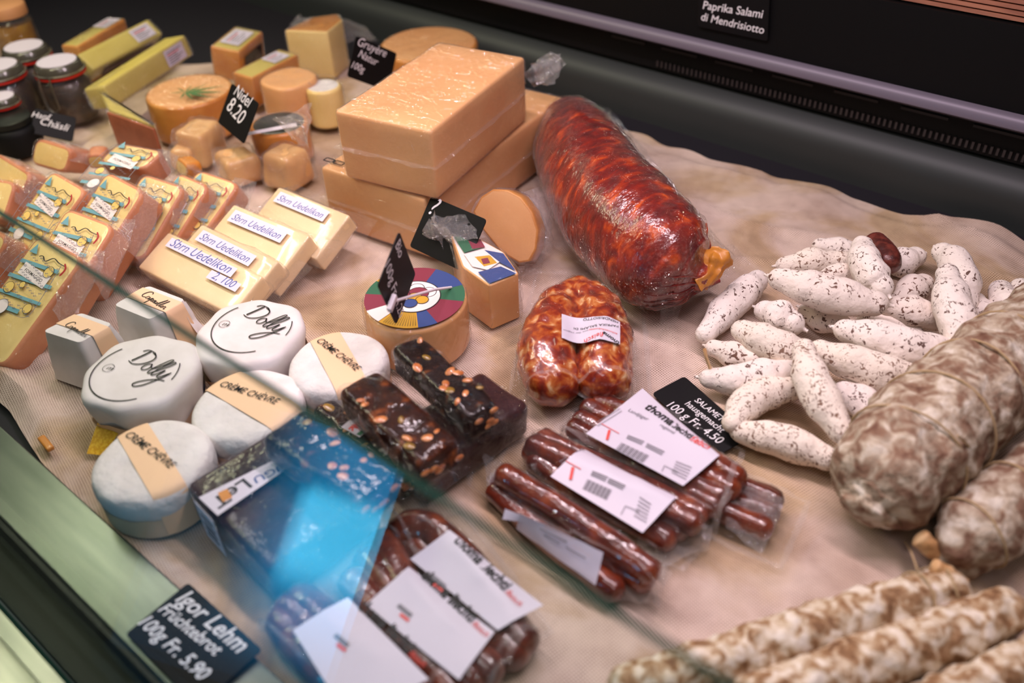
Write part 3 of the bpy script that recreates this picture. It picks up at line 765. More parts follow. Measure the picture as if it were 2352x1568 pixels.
# --- the wheel behind the blocks
def disc_thing(name, label, cat, c, z, rpx, h, top, side, wrap=None, ex=2.0, rr=.004, base=1.0, wob=.0008, group=None, r=None, ph=0, seed=0, n=56):
    p = P(c[0], c[1], z); R = r or mm(rpx, p)
    t = Thing(name, label, cat, (p.x, p.y, z-h), group); t.R = R; t.h = h
    t.part('cheese', prism(circ(R, n, ex, ph), 0, h, rr, 4, 3, wob, 35, seed, base, capr=6), [top, side])
    if wrap: t.part('plastic_wrap', prism(circ(R+.0012, n, ex, ph), 0, h+.0010, rr, 4, 5, .0016, 70, seed+1, base, capr=7)[:2], wrap, reg=False)
    return t
disc_thing('round_cheese', 'flat orange-edged cheese wheel lying far behind the big blocks', 'cheese', (985, 100), .062, 112, .04, BLOCK, RINDO, FILM_SM)

# --- bars and wedges at the far left
def bar(TL, TR, BL, th, label, mats, z=None, lab=None, wrap=CRINK, group=None, name='cheese_piece', poly=None, r=.003, rot=None, stripe=None):
    M, W, L = frame(TL, TR, BL, th); t = Thing(name, label, 'cheese', M, group); t.W, t.L = W, L
    pl = [Vector((x*W, y*L)) for x, y in (poly or ((-.5, -.5), (.5, -.5), (.5, .5), (-.5, .5)))]
    t.part('cheese', prism(rpoly(pl, .004), 0, th, r, 3, 2, .0006, 30, len(label)), mats)
    if wrap: t.part('plastic_wrap', prism(rpoly([p*1.03 for p in pl], .005), -.0005, th+.001, r, 3, 3, .002, 70, len(label), capr=5)[:2], wrap, reg=False)
    if lab:
        d = Decal(t, th+.0016, [PAPER, GREYINK, REDINK]); u0, v0, u1, v1 = lab
        q = [((u0-.5)*W, (v0-.5)*L), ((u1-.5)*W, (v0-.5)*L), ((u1-.5)*W, (v1-.5)*L), ((u0-.5)*W, (v1-.5)*L)]
        d.poly(q, PAPER, px=False)
        for k in range(6):
            yy = q[0][1]+(q[2][1]-q[0][1])*(k+.8)/7.5; xx0 = q[0][0]+(q[1][0]-q[0][0])*.12; xx1 = q[0][0]+(q[1][0]-q[0][0])*(.6+.28*((k*37) % 3)/2)
            d.poly([(xx0, yy), (xx1, yy), (xx1, yy+.0012), (xx0, yy+.0012)], REDINK if k == 4 else GREYINK, px=False)
        d.build('price_label')
    if stripe:
        t.part('side_band', box(-.35*W, .35*W, -L/2-.0022, -L/2-.0014, th*.25, th*.75), DARKBREAD, reg=False)
    return t
G1 = 'film-wrapped cheese pieces at the far end'
bar((138, 104, .062), (250, 40, .062), (152, 122, .062), .055, 'farthest long yellow cheese bar, lying behind the clip-top jars', [FLESH2, RINDO], lab=(.62, .1, .95, .9), group=G1)
bar((178, 124, .07), (340, 43, .07), (196, 172, .05), .03, 'second long yellow cheese bar from the back, white label at its right end', [FLESH2, FLESH2], lab=(.66, .15, .93, .85), group=G1, stripe=True)
bar((238, 198, .068), (424, 80, .068), (274, 240, .04), .035, 'long yellow cheese bar just behind the leaf-topped wheel, white label near its tip', [FLESH2, FLESH2], lab=(.68, .12, .92, .88), group=G1)
bar((482, 106, .066), (540, 60, .066), (530, 136, .06), .045, 'low cheese block with white label and dark side band behind the leaf wheel', [FLESH2, RINDO], lab=(.2, .2, .85, .85), group=G1, stripe=True)
bar((532, 166, .052), (640, 112, .052), (560, 190, .05), .042, 'yellow cheese bar with small label in front of the tall block', [FLESH2, RINDO], lab=(.55, .15, .88, .85), group=G1)
tb = Thing('cheese_piece', 'tall upright cheese block with orange top standing left of the slate tag', 'cheese', P(720, 160, 0), G1)
tq = [tb.hit(*q, .068) for q in ((653, 70), (752, 74), (787, 46), (776, 32), (715, 40))]; tc = sum(tq, Vector((0, 0)))/5
tb.part('cheese', prism(rpoly(tq, .003), 0, .068, .002, 3, 2, .0006, 30, 3), [RINDO, FLESH])
tb.part('plastic_wrap', prism(rpoly([tc+(p-tc)*1.06 for p in tq], .005), 0, .0695, .003, 3, 4, .003, 70, 5, capr=4)[:2], CRINK, reg=False)
tb.part('wrap_tail', sheet(P(780, 40, .06), P(840, 60, .05), P(860, 90, .03), P(790, 100, .03), amp=.010, sc=45, seed=5), TAIL, world=True, reg=False)
tb.part('wrap_tail', merge(sheet(P(660, 60, .07), P(690, 30, .075), P(720, 40, .07), P(680, 80, .06), amp=.008, sc=45, seed=15)), TAIL, world=True, reg=False)
wd = Thing('cheese_wedge', 'yellow cheese wedge with reddish-brown rind facing out, beside the leaf wheel', 'cheese', P(280, 300, 0), G1)
wp = [wd.hit(*q, .058) for q in ((228, 208), (249, 250), (356, 288))]
wd.part('cheese', prism(rpoly(wp, .003), 0, .058, .002, 3, 2, .0006, 30, 3), [FLESH2, FLESH2])
a, b_ = wp[1], wp[2]; dn = Vector(((b_-a).y, -(b_-a).x)).normalized()
if dn.y > 0: dn = -dn
rq = [a+dn*.0005, b_+dn*.0005, b_+dn*.004, a+dn*.004]
wd.part('rind', prism(rpoly(rq, .001), .001, .055, .001)[:2], RINDR)
wd.part('plastic_wrap', prism(rpoly([p*1.04 for p in wp], .005), 0, .0595, .003, 3, 4, .002, 80, 5, capr=4)[:2], CRINK, reg=False)
lw_ = disc_thing('round_cheese', 'small orange-rinded cheese wheel with a green leaf on top', 'cheese', (434, 207), .056, 97, .052, CUTTOP if 'CUTTOP' in globals() else BLOCK, RINDO, FILM_SM)
d = Decal(lw_, .0592, [LEAFG]); c0 = d.th.hit(425, 212, .059)
for k, (ang, ln) in enumerate(((-12, .034), (10, .042), (34, .040), (60, .028), (-40, .024), (-75, .018), (95, .018), (150, .016), (200, .018))):
    a = math.radians(ang+25); dx = Vector((math.cos(a), math.sin(a))); nx_ = Vector((-dx.y, dx.x))
    d.add([tuple(c0), tuple(c0+dx*ln*.4-nx_*ln*.08), tuple(c0+dx*ln*1.25), tuple(c0+dx*ln*.4+nx_*ln*.08)], [[0, 1, 2, 3]], LEAFG)
d.build('green_leaf')
disc_thing('cheese_half', 'wrapped orange-rinded half cheese with pale cut side, in front of the tall block', 'cheese', (662, 178), .062, 60, .055, BLOCK, BLOCK, FILM, ex=2.6)
sw = disc_thing('soft_cheese', 'small round cheese with a white paper top beside the big block', 'cheese', (742, 196), .055, 42, .05, BRIE, FLESH, FILM)
d = Decal(sw, .0565, [GREYINK]); d.disc((0, 0), sw.R*.75, GREYINK, ring=.0006); d.build('printed_ring')
bw = disc_thing('waxed_cheese', 'orange cheese with black waxed top and a white strap, left of the big blocks', 'cheese', (640, 282), .050, 66, .046, WAX, RINDO, FILM)
d = Decal(bw, .0515, [WHITEPL]); d.poly([(560, 305), (680, 282), (682, 290), (562, 312)], WHITEPL); d.build('strap')
def lump(c, z, wpx, lpx, h, label, rot=0, mat=LUMPM):
    p = P(c[0], c[1], z); t = Thing('wrapped_cheese', label, 'cheese', Matrix.Translation((p.x, p.y, z-h)) @ Matrix.Rotation(math.radians(rot), 4, 'Z'), 'small wrapped cheese lumps')
    W_, L_ = mm(wpx, p), mm(lpx, p)
    t.part('cheese', rbox(W_, L_, h, .008, 3, 6, .004, 28, int(c[0]), taper=.12), mat)
    t.part('plastic_wrap', merge(rbox(W_+.005, L_+.005, h+.003, .009, 3, 14, .005, 70, int(c[0])+1, z0=-.0005, taper=.10)), CRINK, reg=False)
    return t
lump((450, 288), .048, 85, 95, .045, 'rounded wrapped cheese lump just left of the narrow slate tag', 20)
lump((541, 350), .036, 90, 90, .033, 'rounded wrapped cheese lump nearest in front of the narrow slate tag', -15)
lump((652, 345), .044, 90, 90, .042, 'rounded wrapped cheese lump touching the left of the big blocks', 10)
lump((420, 335), .030, 60, 60, .026, 'small wrapped cheese lump between the glossy pack and the rounded lumps', 35)

# --- slabs with blue printed labels
def slab_label(t, th, seed):
    W, L = t.W, t.L; d = Decal(t, th+.0020, [LWHITE])
    def uv(u, v): return ((u-.5)*W, (.5-v)*L)
    def poly(pts, m): d.poly([uv(*p) for p in pts], m, px=False)
    k = 60.0/ (L*1000.0)*1.05            # label is about six centimetres long
    v0 = .10
    V = lambda x: v0+k*x
    poly([(.16, V(.10)), (.22, V(-.06)), (.30, V(.10))], LBLUE)
    poly([(.12, V(.23)), (.80, V(.22)), (.80, V(.28)), (.12, V(.29))], LBLUE)
    poly([(.08, V(.49)), (.84, V(.47)), (.84, V(.53)), (.08, V(.55))], LBLUE)
    poly([(.06, V(.76)), (.84, V(.75)), (.84, V(.80)), (.06, V(.81))], LBLUE)
    poly([(.05, V(.96)), (.60, V(.95)), (.60, V(1.02)), (.05, V(1.03))], LBLUE)
    pts = [(.36, V(.12)), (.42, V(.10)), (.50, V(.16)), (.60, V(.08)), (.72, V(.12)), (.84, V(.14))]
    d.add(*stroke2([uv(*p) for p in pts], W*.008), INK)
    poly([(.22, V(.26)), (.74, V(.36)), (.72, V(.56)), (.20, V(.46))], LWHITE)
    d.text('FORMAGGIO', uv(.28, V(.40)), uv(.64, V(.48)), INK, px=False, bold=.01)
    for u, v, r in ((.66, .30, .07), (.22, .70, .07), (.70, .90, .06), (.40, .60, .04)):
        d.disc(uv(u, V(v)), W*r, LYELLOW, n=18); d.disc(uv(u, V(v)), W*(r+.012), INK, n=18, ring=W*.006)
    d.disc(uv(.30, V(1.0)), W*.10, LWHITE, n=20); d.disc(uv(.30, V(1.0)), W*.105, GREYINK, n=20, ring=W*.008)
    d.add(*stroke2([uv(.82, V(.10)), uv(.88, V(.18)), uv(.86, V(.30))], W*.012), LRED)
    for j in range(80):
        u, v = .06+.76*((j*53) % 31)/31, .14+.88*((j*29) % 37)/37
        d.add(*stroke2([uv(u, V(v)), uv(u+.015, V(v)+.010), uv(u+.03, V(v)), uv(u+.05, V(v)+.006)], W*.004, n=3), GREYINK)
    d.add(*stroke2([uv(.06, V(1.02)), uv(.05, V(.6)), uv(.14, V(.14)), uv(.34, V(.12))], W*.004), GREYINK)
    d.add(*stroke2([uv(.84, V(.14)), uv(.86, V(.6)), uv(.82, V(1.02)), uv(.5, V(1.05))], W*.004), GREYINK)
    d.build('printed_label')
def slab(TL, TR, BL, th, label, lab=True, seed=0, mats=None, tip=.9, glare=False, group='rinded cheese slabs leaning at the left'):
    M, W, L = frame(TL, TR, BL, th); t = Thing('cheese_slab', label, 'cheese', M, group); t.W, t.L = W, L
    pl = [Vector((-.5*W, .5*L)), Vector((-.5*W*tip-W*.0, -.5*L)), Vector((.5*W*tip, -.5*L)), Vector((.5*W, .5*L))]
    pl = [Vector((-.42*W, .5*L)), Vector((-.5*W, -.5*L)), Vector((.42*W*tip, -.5*L)), Vector((.5*W, .44*L))]
    k = len(ccw(pl)); t.part('cheese', prism(rpoly(pl, [.012]*4, 6), .0, th, .003, 3, 2, .0005, 30, seed), mats or [FLESH, RIND])
    # darker strip under the rind along the top of the cut face
    t.part('plastic_wrap', prism(rpoly([Vector((p.x*1.05, p.y*1.03)) for p in pl], .012, 6), -.0006, th+.0012, .003, 3, 5, .0022, 80, seed, capr=8)[:2], FILM if not glare else CRINK, reg=False)
    sh = sheet((.36*W, .50*L, th), (.66*W, .56*L, th*.7), (.60*W, -.1*L, -.002), (.48*W, .0, th), n=16, m=16, amp=.004, sc=70, seed=seed)
    t.part('wrap_tail', sh, TAIL, reg=False)
    if lab: slab_label(t, th, seed)
    return t
Z1, Z2 = .085, .022
slab((264, 325, .078), (382, 343, .078), (243, 376, .070), .028, 'cheese slab with strong glare and blue label, rearmost and topmost of the slabs', glare=True, seed=1, tip=.95)
slab((75, 314, .062), (166, 338, .062), (54, 372, .035), .03, 'unlabelled yellow cheese slab just in front of the slate tag by the jars', lab=False, seed=2, tip=.95)
slab((189, 356, .05), (240, 352, .05), (184, 392, .03), .02, 'small cheese slab with red printed spots behind the labelled slabs', lab=False, seed=3, tip=1)
slab((400, 356, .05), (430, 378, .05), (384, 380, .03), .018, 'small orange slab corner poking out behind the glossy slab', lab=False, seed=31, tip=1, mats=[FLESH, RINDO])
slab((-20, 345, .065), (74, 394, .065), (-60, 430, .03), .03, 'unlabelled yellow slab at the left edge, behind the others', lab=False, seed=4, tip=.95)
slab((-70, 402, .062), (40, 412, .062), (-90, 500, .03), .03, 'unlabelled slab cut off by the left edge, below the rear one', lab=False, seed=5, tip=.95)
slab((-60, 505, .06), (24, 538, .06), (-120, 640, .02), .03, 'slab at the left edge partly behind the glass edge', lab=False, seed=6, tip=.95)
slab((446, 386, .058), (557, 412, .058), (372, 530, Z2), .028, 'rightmost blue-labelled cheese slab of the rear row', seed=7)
slab((400, 392, .066), (488, 417, .066), (318, 545, Z2), .028, 'second blue-labelled slab from the right in the rear row', seed=8)
slab((318, 395, .070), (432, 418, .070), (226, 575, Z2), .028, 'glare-covered blue-labelled slab in the middle of the rear row', glare=True, seed=9)
slab((111, 387, .080), (207, 424, .080), (-10, 590, .024), .028, 'blue-labelled slab at the left of the rear row', seed=10)
slab((236, 389, .088), (341, 424, .088), (108, 640, .020), .034, 'blue-labelled slab with crinkled film, centre of the left group', seed=11)
slab((143, 474, .077), (272, 503, .077), (-5, 730, .018), .030, 'second blue-labelled slab from the front, behind the big front one', seed=12)
slab((77, 535, .070), (203, 577, .070), (-98, 800, .012), .026, 'big front blue-labelled cheese slab, seen through the glass', seed=13)

# --- four vacuum-packed cream blocks with pen-written strips
def pack4(TL, TR, BL, label, words, p0, p1, seed):
    th = .021; M, W, L = frame(TL, TR, BL, th); t = Thing('cheese_pack', label, 'cheese', M, 'vacuum-packed cream cheese blocks'); t.W, t.L = W, L
    t.part('cheese', rbox(W, L, th, .0025, 3, 6, .0006, 30, seed), PALE)
    wrapped(t, W, L, th, .003, grow=.0014, wob=.0022, seed=seed, flange=.016, zf=.004, wscale=60, mat=CRINK if seed % 2 else FILM)
    d = Decal(t, th+.0030, [PENPAPER, BLUEINK]); u = lambda a, b: ((a-.5)*W, (.5-b)*L)
    d.poly([u(.10, .10), u(.80, .10), u(.80, .33), u(.10, .33)], PENPAPER, px=False)
    d.text(words, u(.13, .28), u(.76, .28), BLUEINK, shear=.35, px=False)
    if seed == 4: d.poly([u(.62, .36), u(.92, .36), u(.92, .56), u(.62, .56)], PENPAPER, px=False); d.text('2, 100', u(.66, .52), u(.88, .52), BLUEINK, shear=.3, px=False)
    d.build('handwritten_label')
    return t
pack4((640, 428, .050), (803, 494, .050), (556, 520, .026), 'rearmost of the four cream cheese packs, nearest the big blocks', 'Sbrn Uedelikon', 0, 0, 1)
pack4((537, 468, .049), (712, 540, .049), (440, 572, .024), 'third cream cheese pack from the front, handwritten strip on top', 'Sbrn Uedelikon', 0, 0, 2)
pack4((463, 514, .044), (640, 600, .044), (372, 610, .022), 'second cream cheese pack, showing only as a strip behind the front one', 'Sbrn Uedelikon', 0, 0, 3)
pack4((386, 532, .040), (603, 634, .040), (313, 612, .022), 'front cream cheese pack with clear blue handwriting and strong shine', 'Sbrn Uedelikon', 0, 0, 4)

# --- wrapped truncated pyramids
def pyramid(TLq, top, base, h, label, w0, w1, hidef):
    p = P(*base, 0); t = Thing('goat_cheese_pyramid', label, 'cheese', p, 'paper-wrapped goat cheese pyramids')
    T = [t.hit(*q, h) for q in top]; c = sum(T, Vector((0, 0)))/4
    B = [c+(q-c)*1.30 for q in T]
    V, Fc = [], []; n = 9; rings = []
    for k in range(n+1):
        f = k/n; f2 = 1-(1-f)**1.0
        rp = rpoly([B[i]*(1-f2)+T[i]*f2 for i in range(4)], .004+.001*f, 5)
        if k == n: rp = [c+(q-c)*.975 for q in rp]
        rings.append([Vector((q.x, q.y, h*f)) for q in rp])
    for r in rings:
        for q in r:
            e = nz3(q, 70, 3)*.0012; dd = (Vector((q.x, q.y, 0))-Vector((c.x, c.y, 0))).normalized(); V.append(q+dd*e+Vector((0, 0, 0)))
    m = len(rings[0])
    for k in range(n):
        for i in range(m): Fc.append((k*m+i, k*m+(i+1) % m, (k+1)*m+(i+1) % m, (k+1)*m+i))
    Fc.append(tuple(n*m+i for i in range(m))); Fc.append(tuple(reversed(range(m))))
    t.part('paper_wrap', (V, Fc), WHITEPAPER)
    # apricot band over the top and down the two facing sides (between the left/top edge and right/front edge)
    L0, U0, R0, F0 = T                        # left, far, right, front corners of the top
    def lerp(a, b, s): return a*(1-s)+b*s
    a0, a1 = lerp(L0, U0, w0), lerp(L0, U0, w1); b0, b1 = lerp(F0, R0, w0), lerp(F0, R0, w1)
    c0_, c1_ = lerp(B[3], B[2], w0), lerp(B[3], B[2], w1)
    out = (lerp(b0, b1, .5)-c).normalized()*.0016
    z = h+.0008; V = [(a0.x, a0.y, z), (a1.x, a1.y, z), (b0.x, b0.y, z), (b1.x, b1.y, z)]; Fc = [(0, 2, 3, 1)]
    steps = 8
    for k in range(steps+1):
        f = k/steps*.97; q0, q1 = lerp(b0, c0_, f)+out, lerp(b1, c1_, f)+out; V += [(q0.x, q0.y, z-.001-h*.97*f), (q1.x, q1.y, z-.001-h*.97*f)]
    Fc.append((2, 4, 5, 3))
    for k in range(steps): Fc.append((4+2*k, 6+2*k, 7+2*k, 5+2*k))
    band = t.part('paper_band', (V, Fc), BAND)
    d = Decal(t, h+.0012, [INK]); d.text('', hidef[0], hidef[1], INK, glyph=SCRIPT, ys=1.15); d.build('lettering', band)
    # folded paper ears
    q0, q1 = T[1], T[2]
    t.part('paper_fold', sheet(Vector((*lerp(T[2], T[1], .05), h*.95))+Vector((*out, 0))*0, Vector((*lerp(T[2], T[3], .25), h*.9)), Vector((*(lerp(B[2], B[3], .2)+out*4), 0.002)), Vector((*(B[2]+(B[2]-c)*.12), .002)), amp=.003, sc=50, seed=2), WHITEPAPER)
    return t
pyramid(0, [(259, 700), (340, 655), (428, 688), (345, 735)], (350, 790), .052, 'apricot-banded paper-wrapped goat cheese pyramid, right one of two, under the front cream pack', .38, .86, [(322, 679), (374, 712)])
pyramid(0, [(96, 760), (186, 716), (260, 744), (182, 788)], (170, 880), .052, 'apricot-banded paper-wrapped goat cheese pyramid, left one of two, near the cloth fold', .36, .84, [(147, 748), (193, 775)])

# --- round paper-wrapped cheeses
def dolly(c, z, rx, label, t0, t1, ctr, cr_, mini, ph):
    p = P(*c, z); R = mm(rx, p); t = Thing('wrapped_soft_cheese', label, 'cheese', (p.x, p.y, 0), 'round soft cheeses in white paper')
    V, Fc = [], []; n = 72; rings = []
    prof = [(0.86, 0), (0.90, .004), (0.93, z*.35), (0.97, z*.62), (1.0, z*.82), (0.99, z*.92), (.95, z*.98), (.88, z), (.6, z), (.3, z)]
    base = [q*(1+.022*math.cos(8*math.atan2(q.y, q.x)+1)) for q in circ(R, n, 2.35, ph)]
    for s, zz in prof:
        for i, q in enumerate(base):
            pl = 1+0.035*math.sin(i/n*2*math.pi*9+zz*90)*(1-min(1, zz/z))*1.2+.018*nz3((q.x, q.y, zz), 50, 4) if s > .8 else 1
            V.append((q.x*s*pl, q.y*s*pl, zz+(0 if zz < z*.95 or s < .8 else .0006*nz3((q.x, q.y, 0), 60, 5))))
    V.append((0, 0, z)); k = len(prof)
    for j in range(k-1):
        for i in range(n): Fc.append((j*n+i, j*n+(i+1) % n, (j+1)*n+(i+1) % n, (j+1)*n+i))
    for i in range(n): Fc.append(((k-1)*n+i, (k-1)*n+(i+1) % n, k*n))
    Fc.append(tuple(reversed(range(n))))
    t.part('paper_wrap', (V, Fc), WHITEPAPER)
    # translucent tan skirt low on the side where the paper is single
    sk = []
    Vs, Fs = [], []
    for i in range(n+1):
        a = i % n; q = base[a]; wv = 1+.02*math.sin(i/n*2*math.pi*7)
        Vs += [(q.x*.90*wv, q.y*.90*wv, .0005), (q.x*.985*wv, q.y*.985*wv, z*(.38+.10*math.sin(i/n*2*math.pi*3)))]
    for i in range(n): Fs.append((2*i, 2*i+2, 2*i+3, 2*i+1))
    t.part('paper_skirt', (Vs, Fs), KRAFT)
    d = Decal(t, z+.0008, [INK]); cc = t.hit(*ctr, z); rr = (t.hit(ctr[0]+cr_, ctr[1], z)-cc).length
    dirv = (t.hit(*t1, z)-t.hit(*t0, z)); base_a = math.atan2(dirv.y, dirv.x)
    d.disc(tuple(cc), rr, INK, n=50, ring=.0010, a0=base_a+math.radians(160), a1=base_a+math.radians(325))
    d.disc(tuple(cc), rr, INK, n=24, ring=.0009, a0=base_a+math.radians(15), a1=base_a+math.radians(48))
    mc = t.hit(*mini, z); d.disc(tuple(mc), .0048, INK, n=24, ring=.0004)
    d.text('m', (mini[0]-7, mini[1]+1), (mini[0]+7, mini[1]+4), INK, shear=.3, ys=.8)
    d.text('', t0, t1, INK, glyph=DOLLY, ys=1.25); d.build('lettering')
    return t
dolly((572, 758), .044, 121, 'round white-paper cheese with handwritten word, the rear one above the glass edge', (550, 726), (636, 772), (579, 752), 91, (516, 745), .5)
dolly((322, 848), .044, 128, 'round white-paper cheese with handwritten word, front one between pyramid and banded goat cheese', (285, 832), (370, 880), (311, 853), 99, (250, 846), .5)

# --- round bloomy goat cheeses with a band
def chevre(c, z, rx, label, b0, b1, t0, t1, seed):
    p = P(*c, z); R = mm(rx, p); t = Thing('bloomy_goat_cheese', label, 'cheese', (p.x, p.y, 0), 'round bloomy goat cheeses with apricot bands')
    n = 72; prof = [(0.955, 0), (.965, .003), (.965, z*.45), (.985, z*.52), (1.0, z*.66), (.995, z*.80), (.965, z*.91), (.90, z*.975), (.8, z), (.6, z*1.003), (.4, z), (.2, z)]
    V, Fc = [], []; base = circ(R, n, 2.15, .4)
    for s, zz in prof:
        for q in base:
            f = s*(1+.012*nz3((q.x, q.y, zz), 45, seed)); V.append((q.x*f, q.y*f, max(0, zz+(.0012*nz3((q.x*s, q.y*s, 0), 60, seed+2) if zz > z*.5 else 0))))
    V.append((0, 0, z)); k = len(prof)
    for j in range(k-1):
        for i in range(n): Fc.append((j*n+i, j*n+(i+1) % n, (j+1)*n+(i+1) % n, (j+1)*n+i))
    for i in range(n): Fc.append(((k-1)*n+i, (k-1)*n+(i+1) % n, k*n))
    Fc.append(tuple(reversed(range(n))))
    t.part('rind', (V, Fc), BRIE)
    Vs, Fs = [], []
    for i in range(n+1):
        q = base[i % n]; Vs += [(q.x*.982, q.y*.982, .0004), (q.x*.985, q.y*.985, z*.47+.0006*math.sin(i))]
    for i in range(n): Fs.append((2*i, 2*i+2, 2*i+3, 2*i+1))
    t.part('tan_collar', (Vs, Fs), KRAFT)
    # band: strip across the top that follows the profile down both sides
    A0, A1 = t.hit(*b0[0], z), t.hit(*b0[1], z); B0, B1 = t.hit(*b1[0], z), t.hit(*b1[1], z)
    m0, m1 = (A0+A1)/2, (B0+B1)/2; dr = (m1-m0).normalized(); nr = Vector((-dr.y, dr.x)); wd_ = abs((A1-A0).dot(nr))/2; off = ((m0+m1)/2).dot(nr)
    def surfz(r):
        f = min(r/R, 1.0)
        pr = [(0, z), (.4, z), (.6, z*1.003), (.8, z), (.90, z*.975), (.965, z*.91), (.995, z*.80), (1.0, z*.66)]
        for (ra, za), (rb, zb) in zip(pr, pr[1:]):
            if f <= rb: return za+(zb-za)*(f-ra)/(rb-ra)
        return z*.66
    V, Fc = [], []; ns, nw = 44, 8
    for i in range(ns+1):
        for j in range(nw+1):
            s = off+wd_*(2*j/nw-1); u = -1+2*i/ns; lim = math.sqrt(max(1e-6, R*R*1.01-s*s))
            x = u*1.14*lim; drop = 0
            if abs(x) > lim: drop = (abs(x)-lim); x = math.copysign(lim, x)
            q = dr*x+nr*s; r = q.length
            zz = surfz(r)+.0011 if not drop else z*.66-drop*4.2
            V.append(((q*(1.012 if r > R*.9 else 1)).x, (q*(1.012 if r > R*.9 else 1)).y, max(.001, zz)))
    for i in range(ns):
        for j in range(nw):
            k0 = i*(nw+1)+j; Fc.append((k0, k0+nw+1, k0+nw+2, k0+1))
    band = t.part('paper_band', (V, Fc), BAND)
    d = Decal(t, z+.0022, [INK]); d.text('CRÈME CHÈVRE', t0, t1, INK, shear=.28, ys=1.15, bold=.004); d.build('lettering', band)
    return t
chevre((776, 826), .040, 114, 'round bloomy creme chevre beside the fruit bars, rear right of three', [(706, 772), (776, 755)], [(768, 885), (830, 855)], (726, 783), (818, 852), 1)
chevre((567, 924), .038, 126, 'round bloomy creme chevre in the middle, crossed by the glass edge', [(474, 897), (546, 850)], [(600, 965), (680, 932)], (503, 885), (634, 928), 2)
chevre((346, 1050), .040, 134, 'round bloomy creme chevre at the front, beside the metal sill', [(258, 984), (336, 966)], [(330, 1110), (412, 1085)], (286, 1000), (391, 1076), 3)

# --- yellow net strip under the front cheeses
ys_ = Thing('yellow_strip', 'bright yellow plastic net strip sticking out from under the front cheese', 'strip', P(236, 1000, 0))
ys_.part('strip', sheet(P(232, 955, .016), P(285, 975, .016), P(240, 1045, .003), P(200, 1042, .003), amp=.0006), YELLOWPL, world=True)
ys2 = Thing('orange_clip', 'small orange plastic clip at the cloth edge next to the metal sill', 'clip', P(112, 1030, 0))
ys2.part('clip', xf(rbox(.020, .006, .004, .0015), Matrix.Translation((0, 0, .004)) @ Matrix.Rotation(-.1, 4, 'Z')), RINDO)

# --- decorated round cheese, slate tag, quarter cheese
st = disc_thing('printed_top_cheese', 'round cheese with a colourful patchwork print on top, slate tag stuck in it', 'cheese', (953, 686), .049, 119, .0485, LWHITE, BLOCK, FILM_SM)
def patchwork(t, z, c, R, rot=0.0, clip=None):
    d = Decal(t, z, [LWHITE])
    def pol(a0, a1, r0, r1, m, n=10):
        pts = [(c[0]+R*r1*math.cos(rot+math.radians(a0+(a1-a0)*i/n)), c[1]+R*r1*math.sin(rot+math.radians(a0+(a1-a0)*i/n))) for i in range(n+1)]
        pts += [(c[0]+R*r0*math.cos(rot+math.radians(a1-(a1-a0)*i/n)), c[1]+R*r0*math.sin(rot+math.radians(a1-(a1-a0)*i/n))) for i in range(n+1)]
        V = pts; k = n+1; Fc = [[i, i+1, 2*k-2-i, 2*k-1-i] for i in range(n)]
        d.add(V, Fc, m)
    segs = [(-110, -62, LGOLD), (-62, -40, LNAVY), (-40, 8, LWINE), (8, 40, LGREEN), (40, 88, LNAVY), (88, 120, LWINE), (120, 165, LGOLD), (165, 192, LGREEN), (192, 225, LWINE), (225, 250, LWHITE)]
    for a0, a1, m in segs: pol(a0, a1, .30, .97, m)
    d.disc(c, R*.50, LWHITE, n=40); d.disc(c, R*.51, INK, n=40, ring=R*.02)
    for (x, y, r, m) in ((.12, .26, .15, LWHITE), (-.15, .22, .14, LWHITE), (.0, .10, .20, LWINE), (.02, -.02, .13, LGOLD), (.2, .0, .12, LGOLD), (-.2, -.1, .12, LWINE), (.1, -.22, .13, LNAVY)):
        d.disc((c[0]+x*R, c[1]+y*R), R*r, m, n=20); d.disc((c[0]+x*R, c[1]+y*R), R*(r+.012), INK, n=20, ring=R*.014)
    for k in range(14):
        a = rot+math.radians(-104+3*k); d.add([(c[0]+R*.45*math.cos(a), c[1]+R*.45*math.sin(a)), (c[0]+R*.95*math.cos(a), c[1]+R*.95*math.sin(a)), (c[0]+R*.95*math.cos(a+.012), c[1]+R*.95*math.sin(a+.012))], [[0, 1, 2]], INK)
    return d
patchwork(st, .0508, (0, 0), st.R, .35).build('printed_patchwork')
qc = Thing('printed_top_cheese', 'film-wrapped wedge of printed-top cheese standing behind the round printed one', 'cheese', P(1110, 700, 0))
qz = .050
qp = [qc.hit(*q, qz) for q in ((1035, 540), (1100, 546), (1158, 578), (1192, 628), (1124, 656), (1062, 612))]
qc.part('cheese', prism(rpoly(qp, .003), 0, qz, .0015, 3, 2, .0005, 30, 1), [LWHITE, BLOCK])
cq = sum(qp, Vector((0, 0)))/6
d = Decal(qc, qz+.0015, [LWHITE])
for pts, m in (([(1042, 543), (1095, 547), (1108, 568), (1066, 580)], LGREEN), ([(1072, 545), (1104, 550), (1114, 567), (1085, 572)], LWINE), ([(1066, 584), (1112, 572), (1150, 600), (1120, 620), (1085, 612)], LWHITE),
               ([(1090, 590), (1125, 586), (1142, 604), (1112, 612)], LGOLD), ([(1112, 574), (1156, 582), (1185, 622), (1150, 604)], LNAVY), ([(1098, 625), (1150, 612), (1186, 628), (1124, 651)], LNAVY), ([(1105, 595), (1120, 592), (1126, 604), (1110, 607)], LWINE)):
    d.poly(pts, m)
d.build('printed_patchwork')
qc.part('plastic_wrap', prism(rpoly([cq+(q-cq)*1.07 for q in qp], .004), 0, qz+.003, .003, 3, 6, .003, 60, 4, capr=5)[:2], FILM, reg=False)
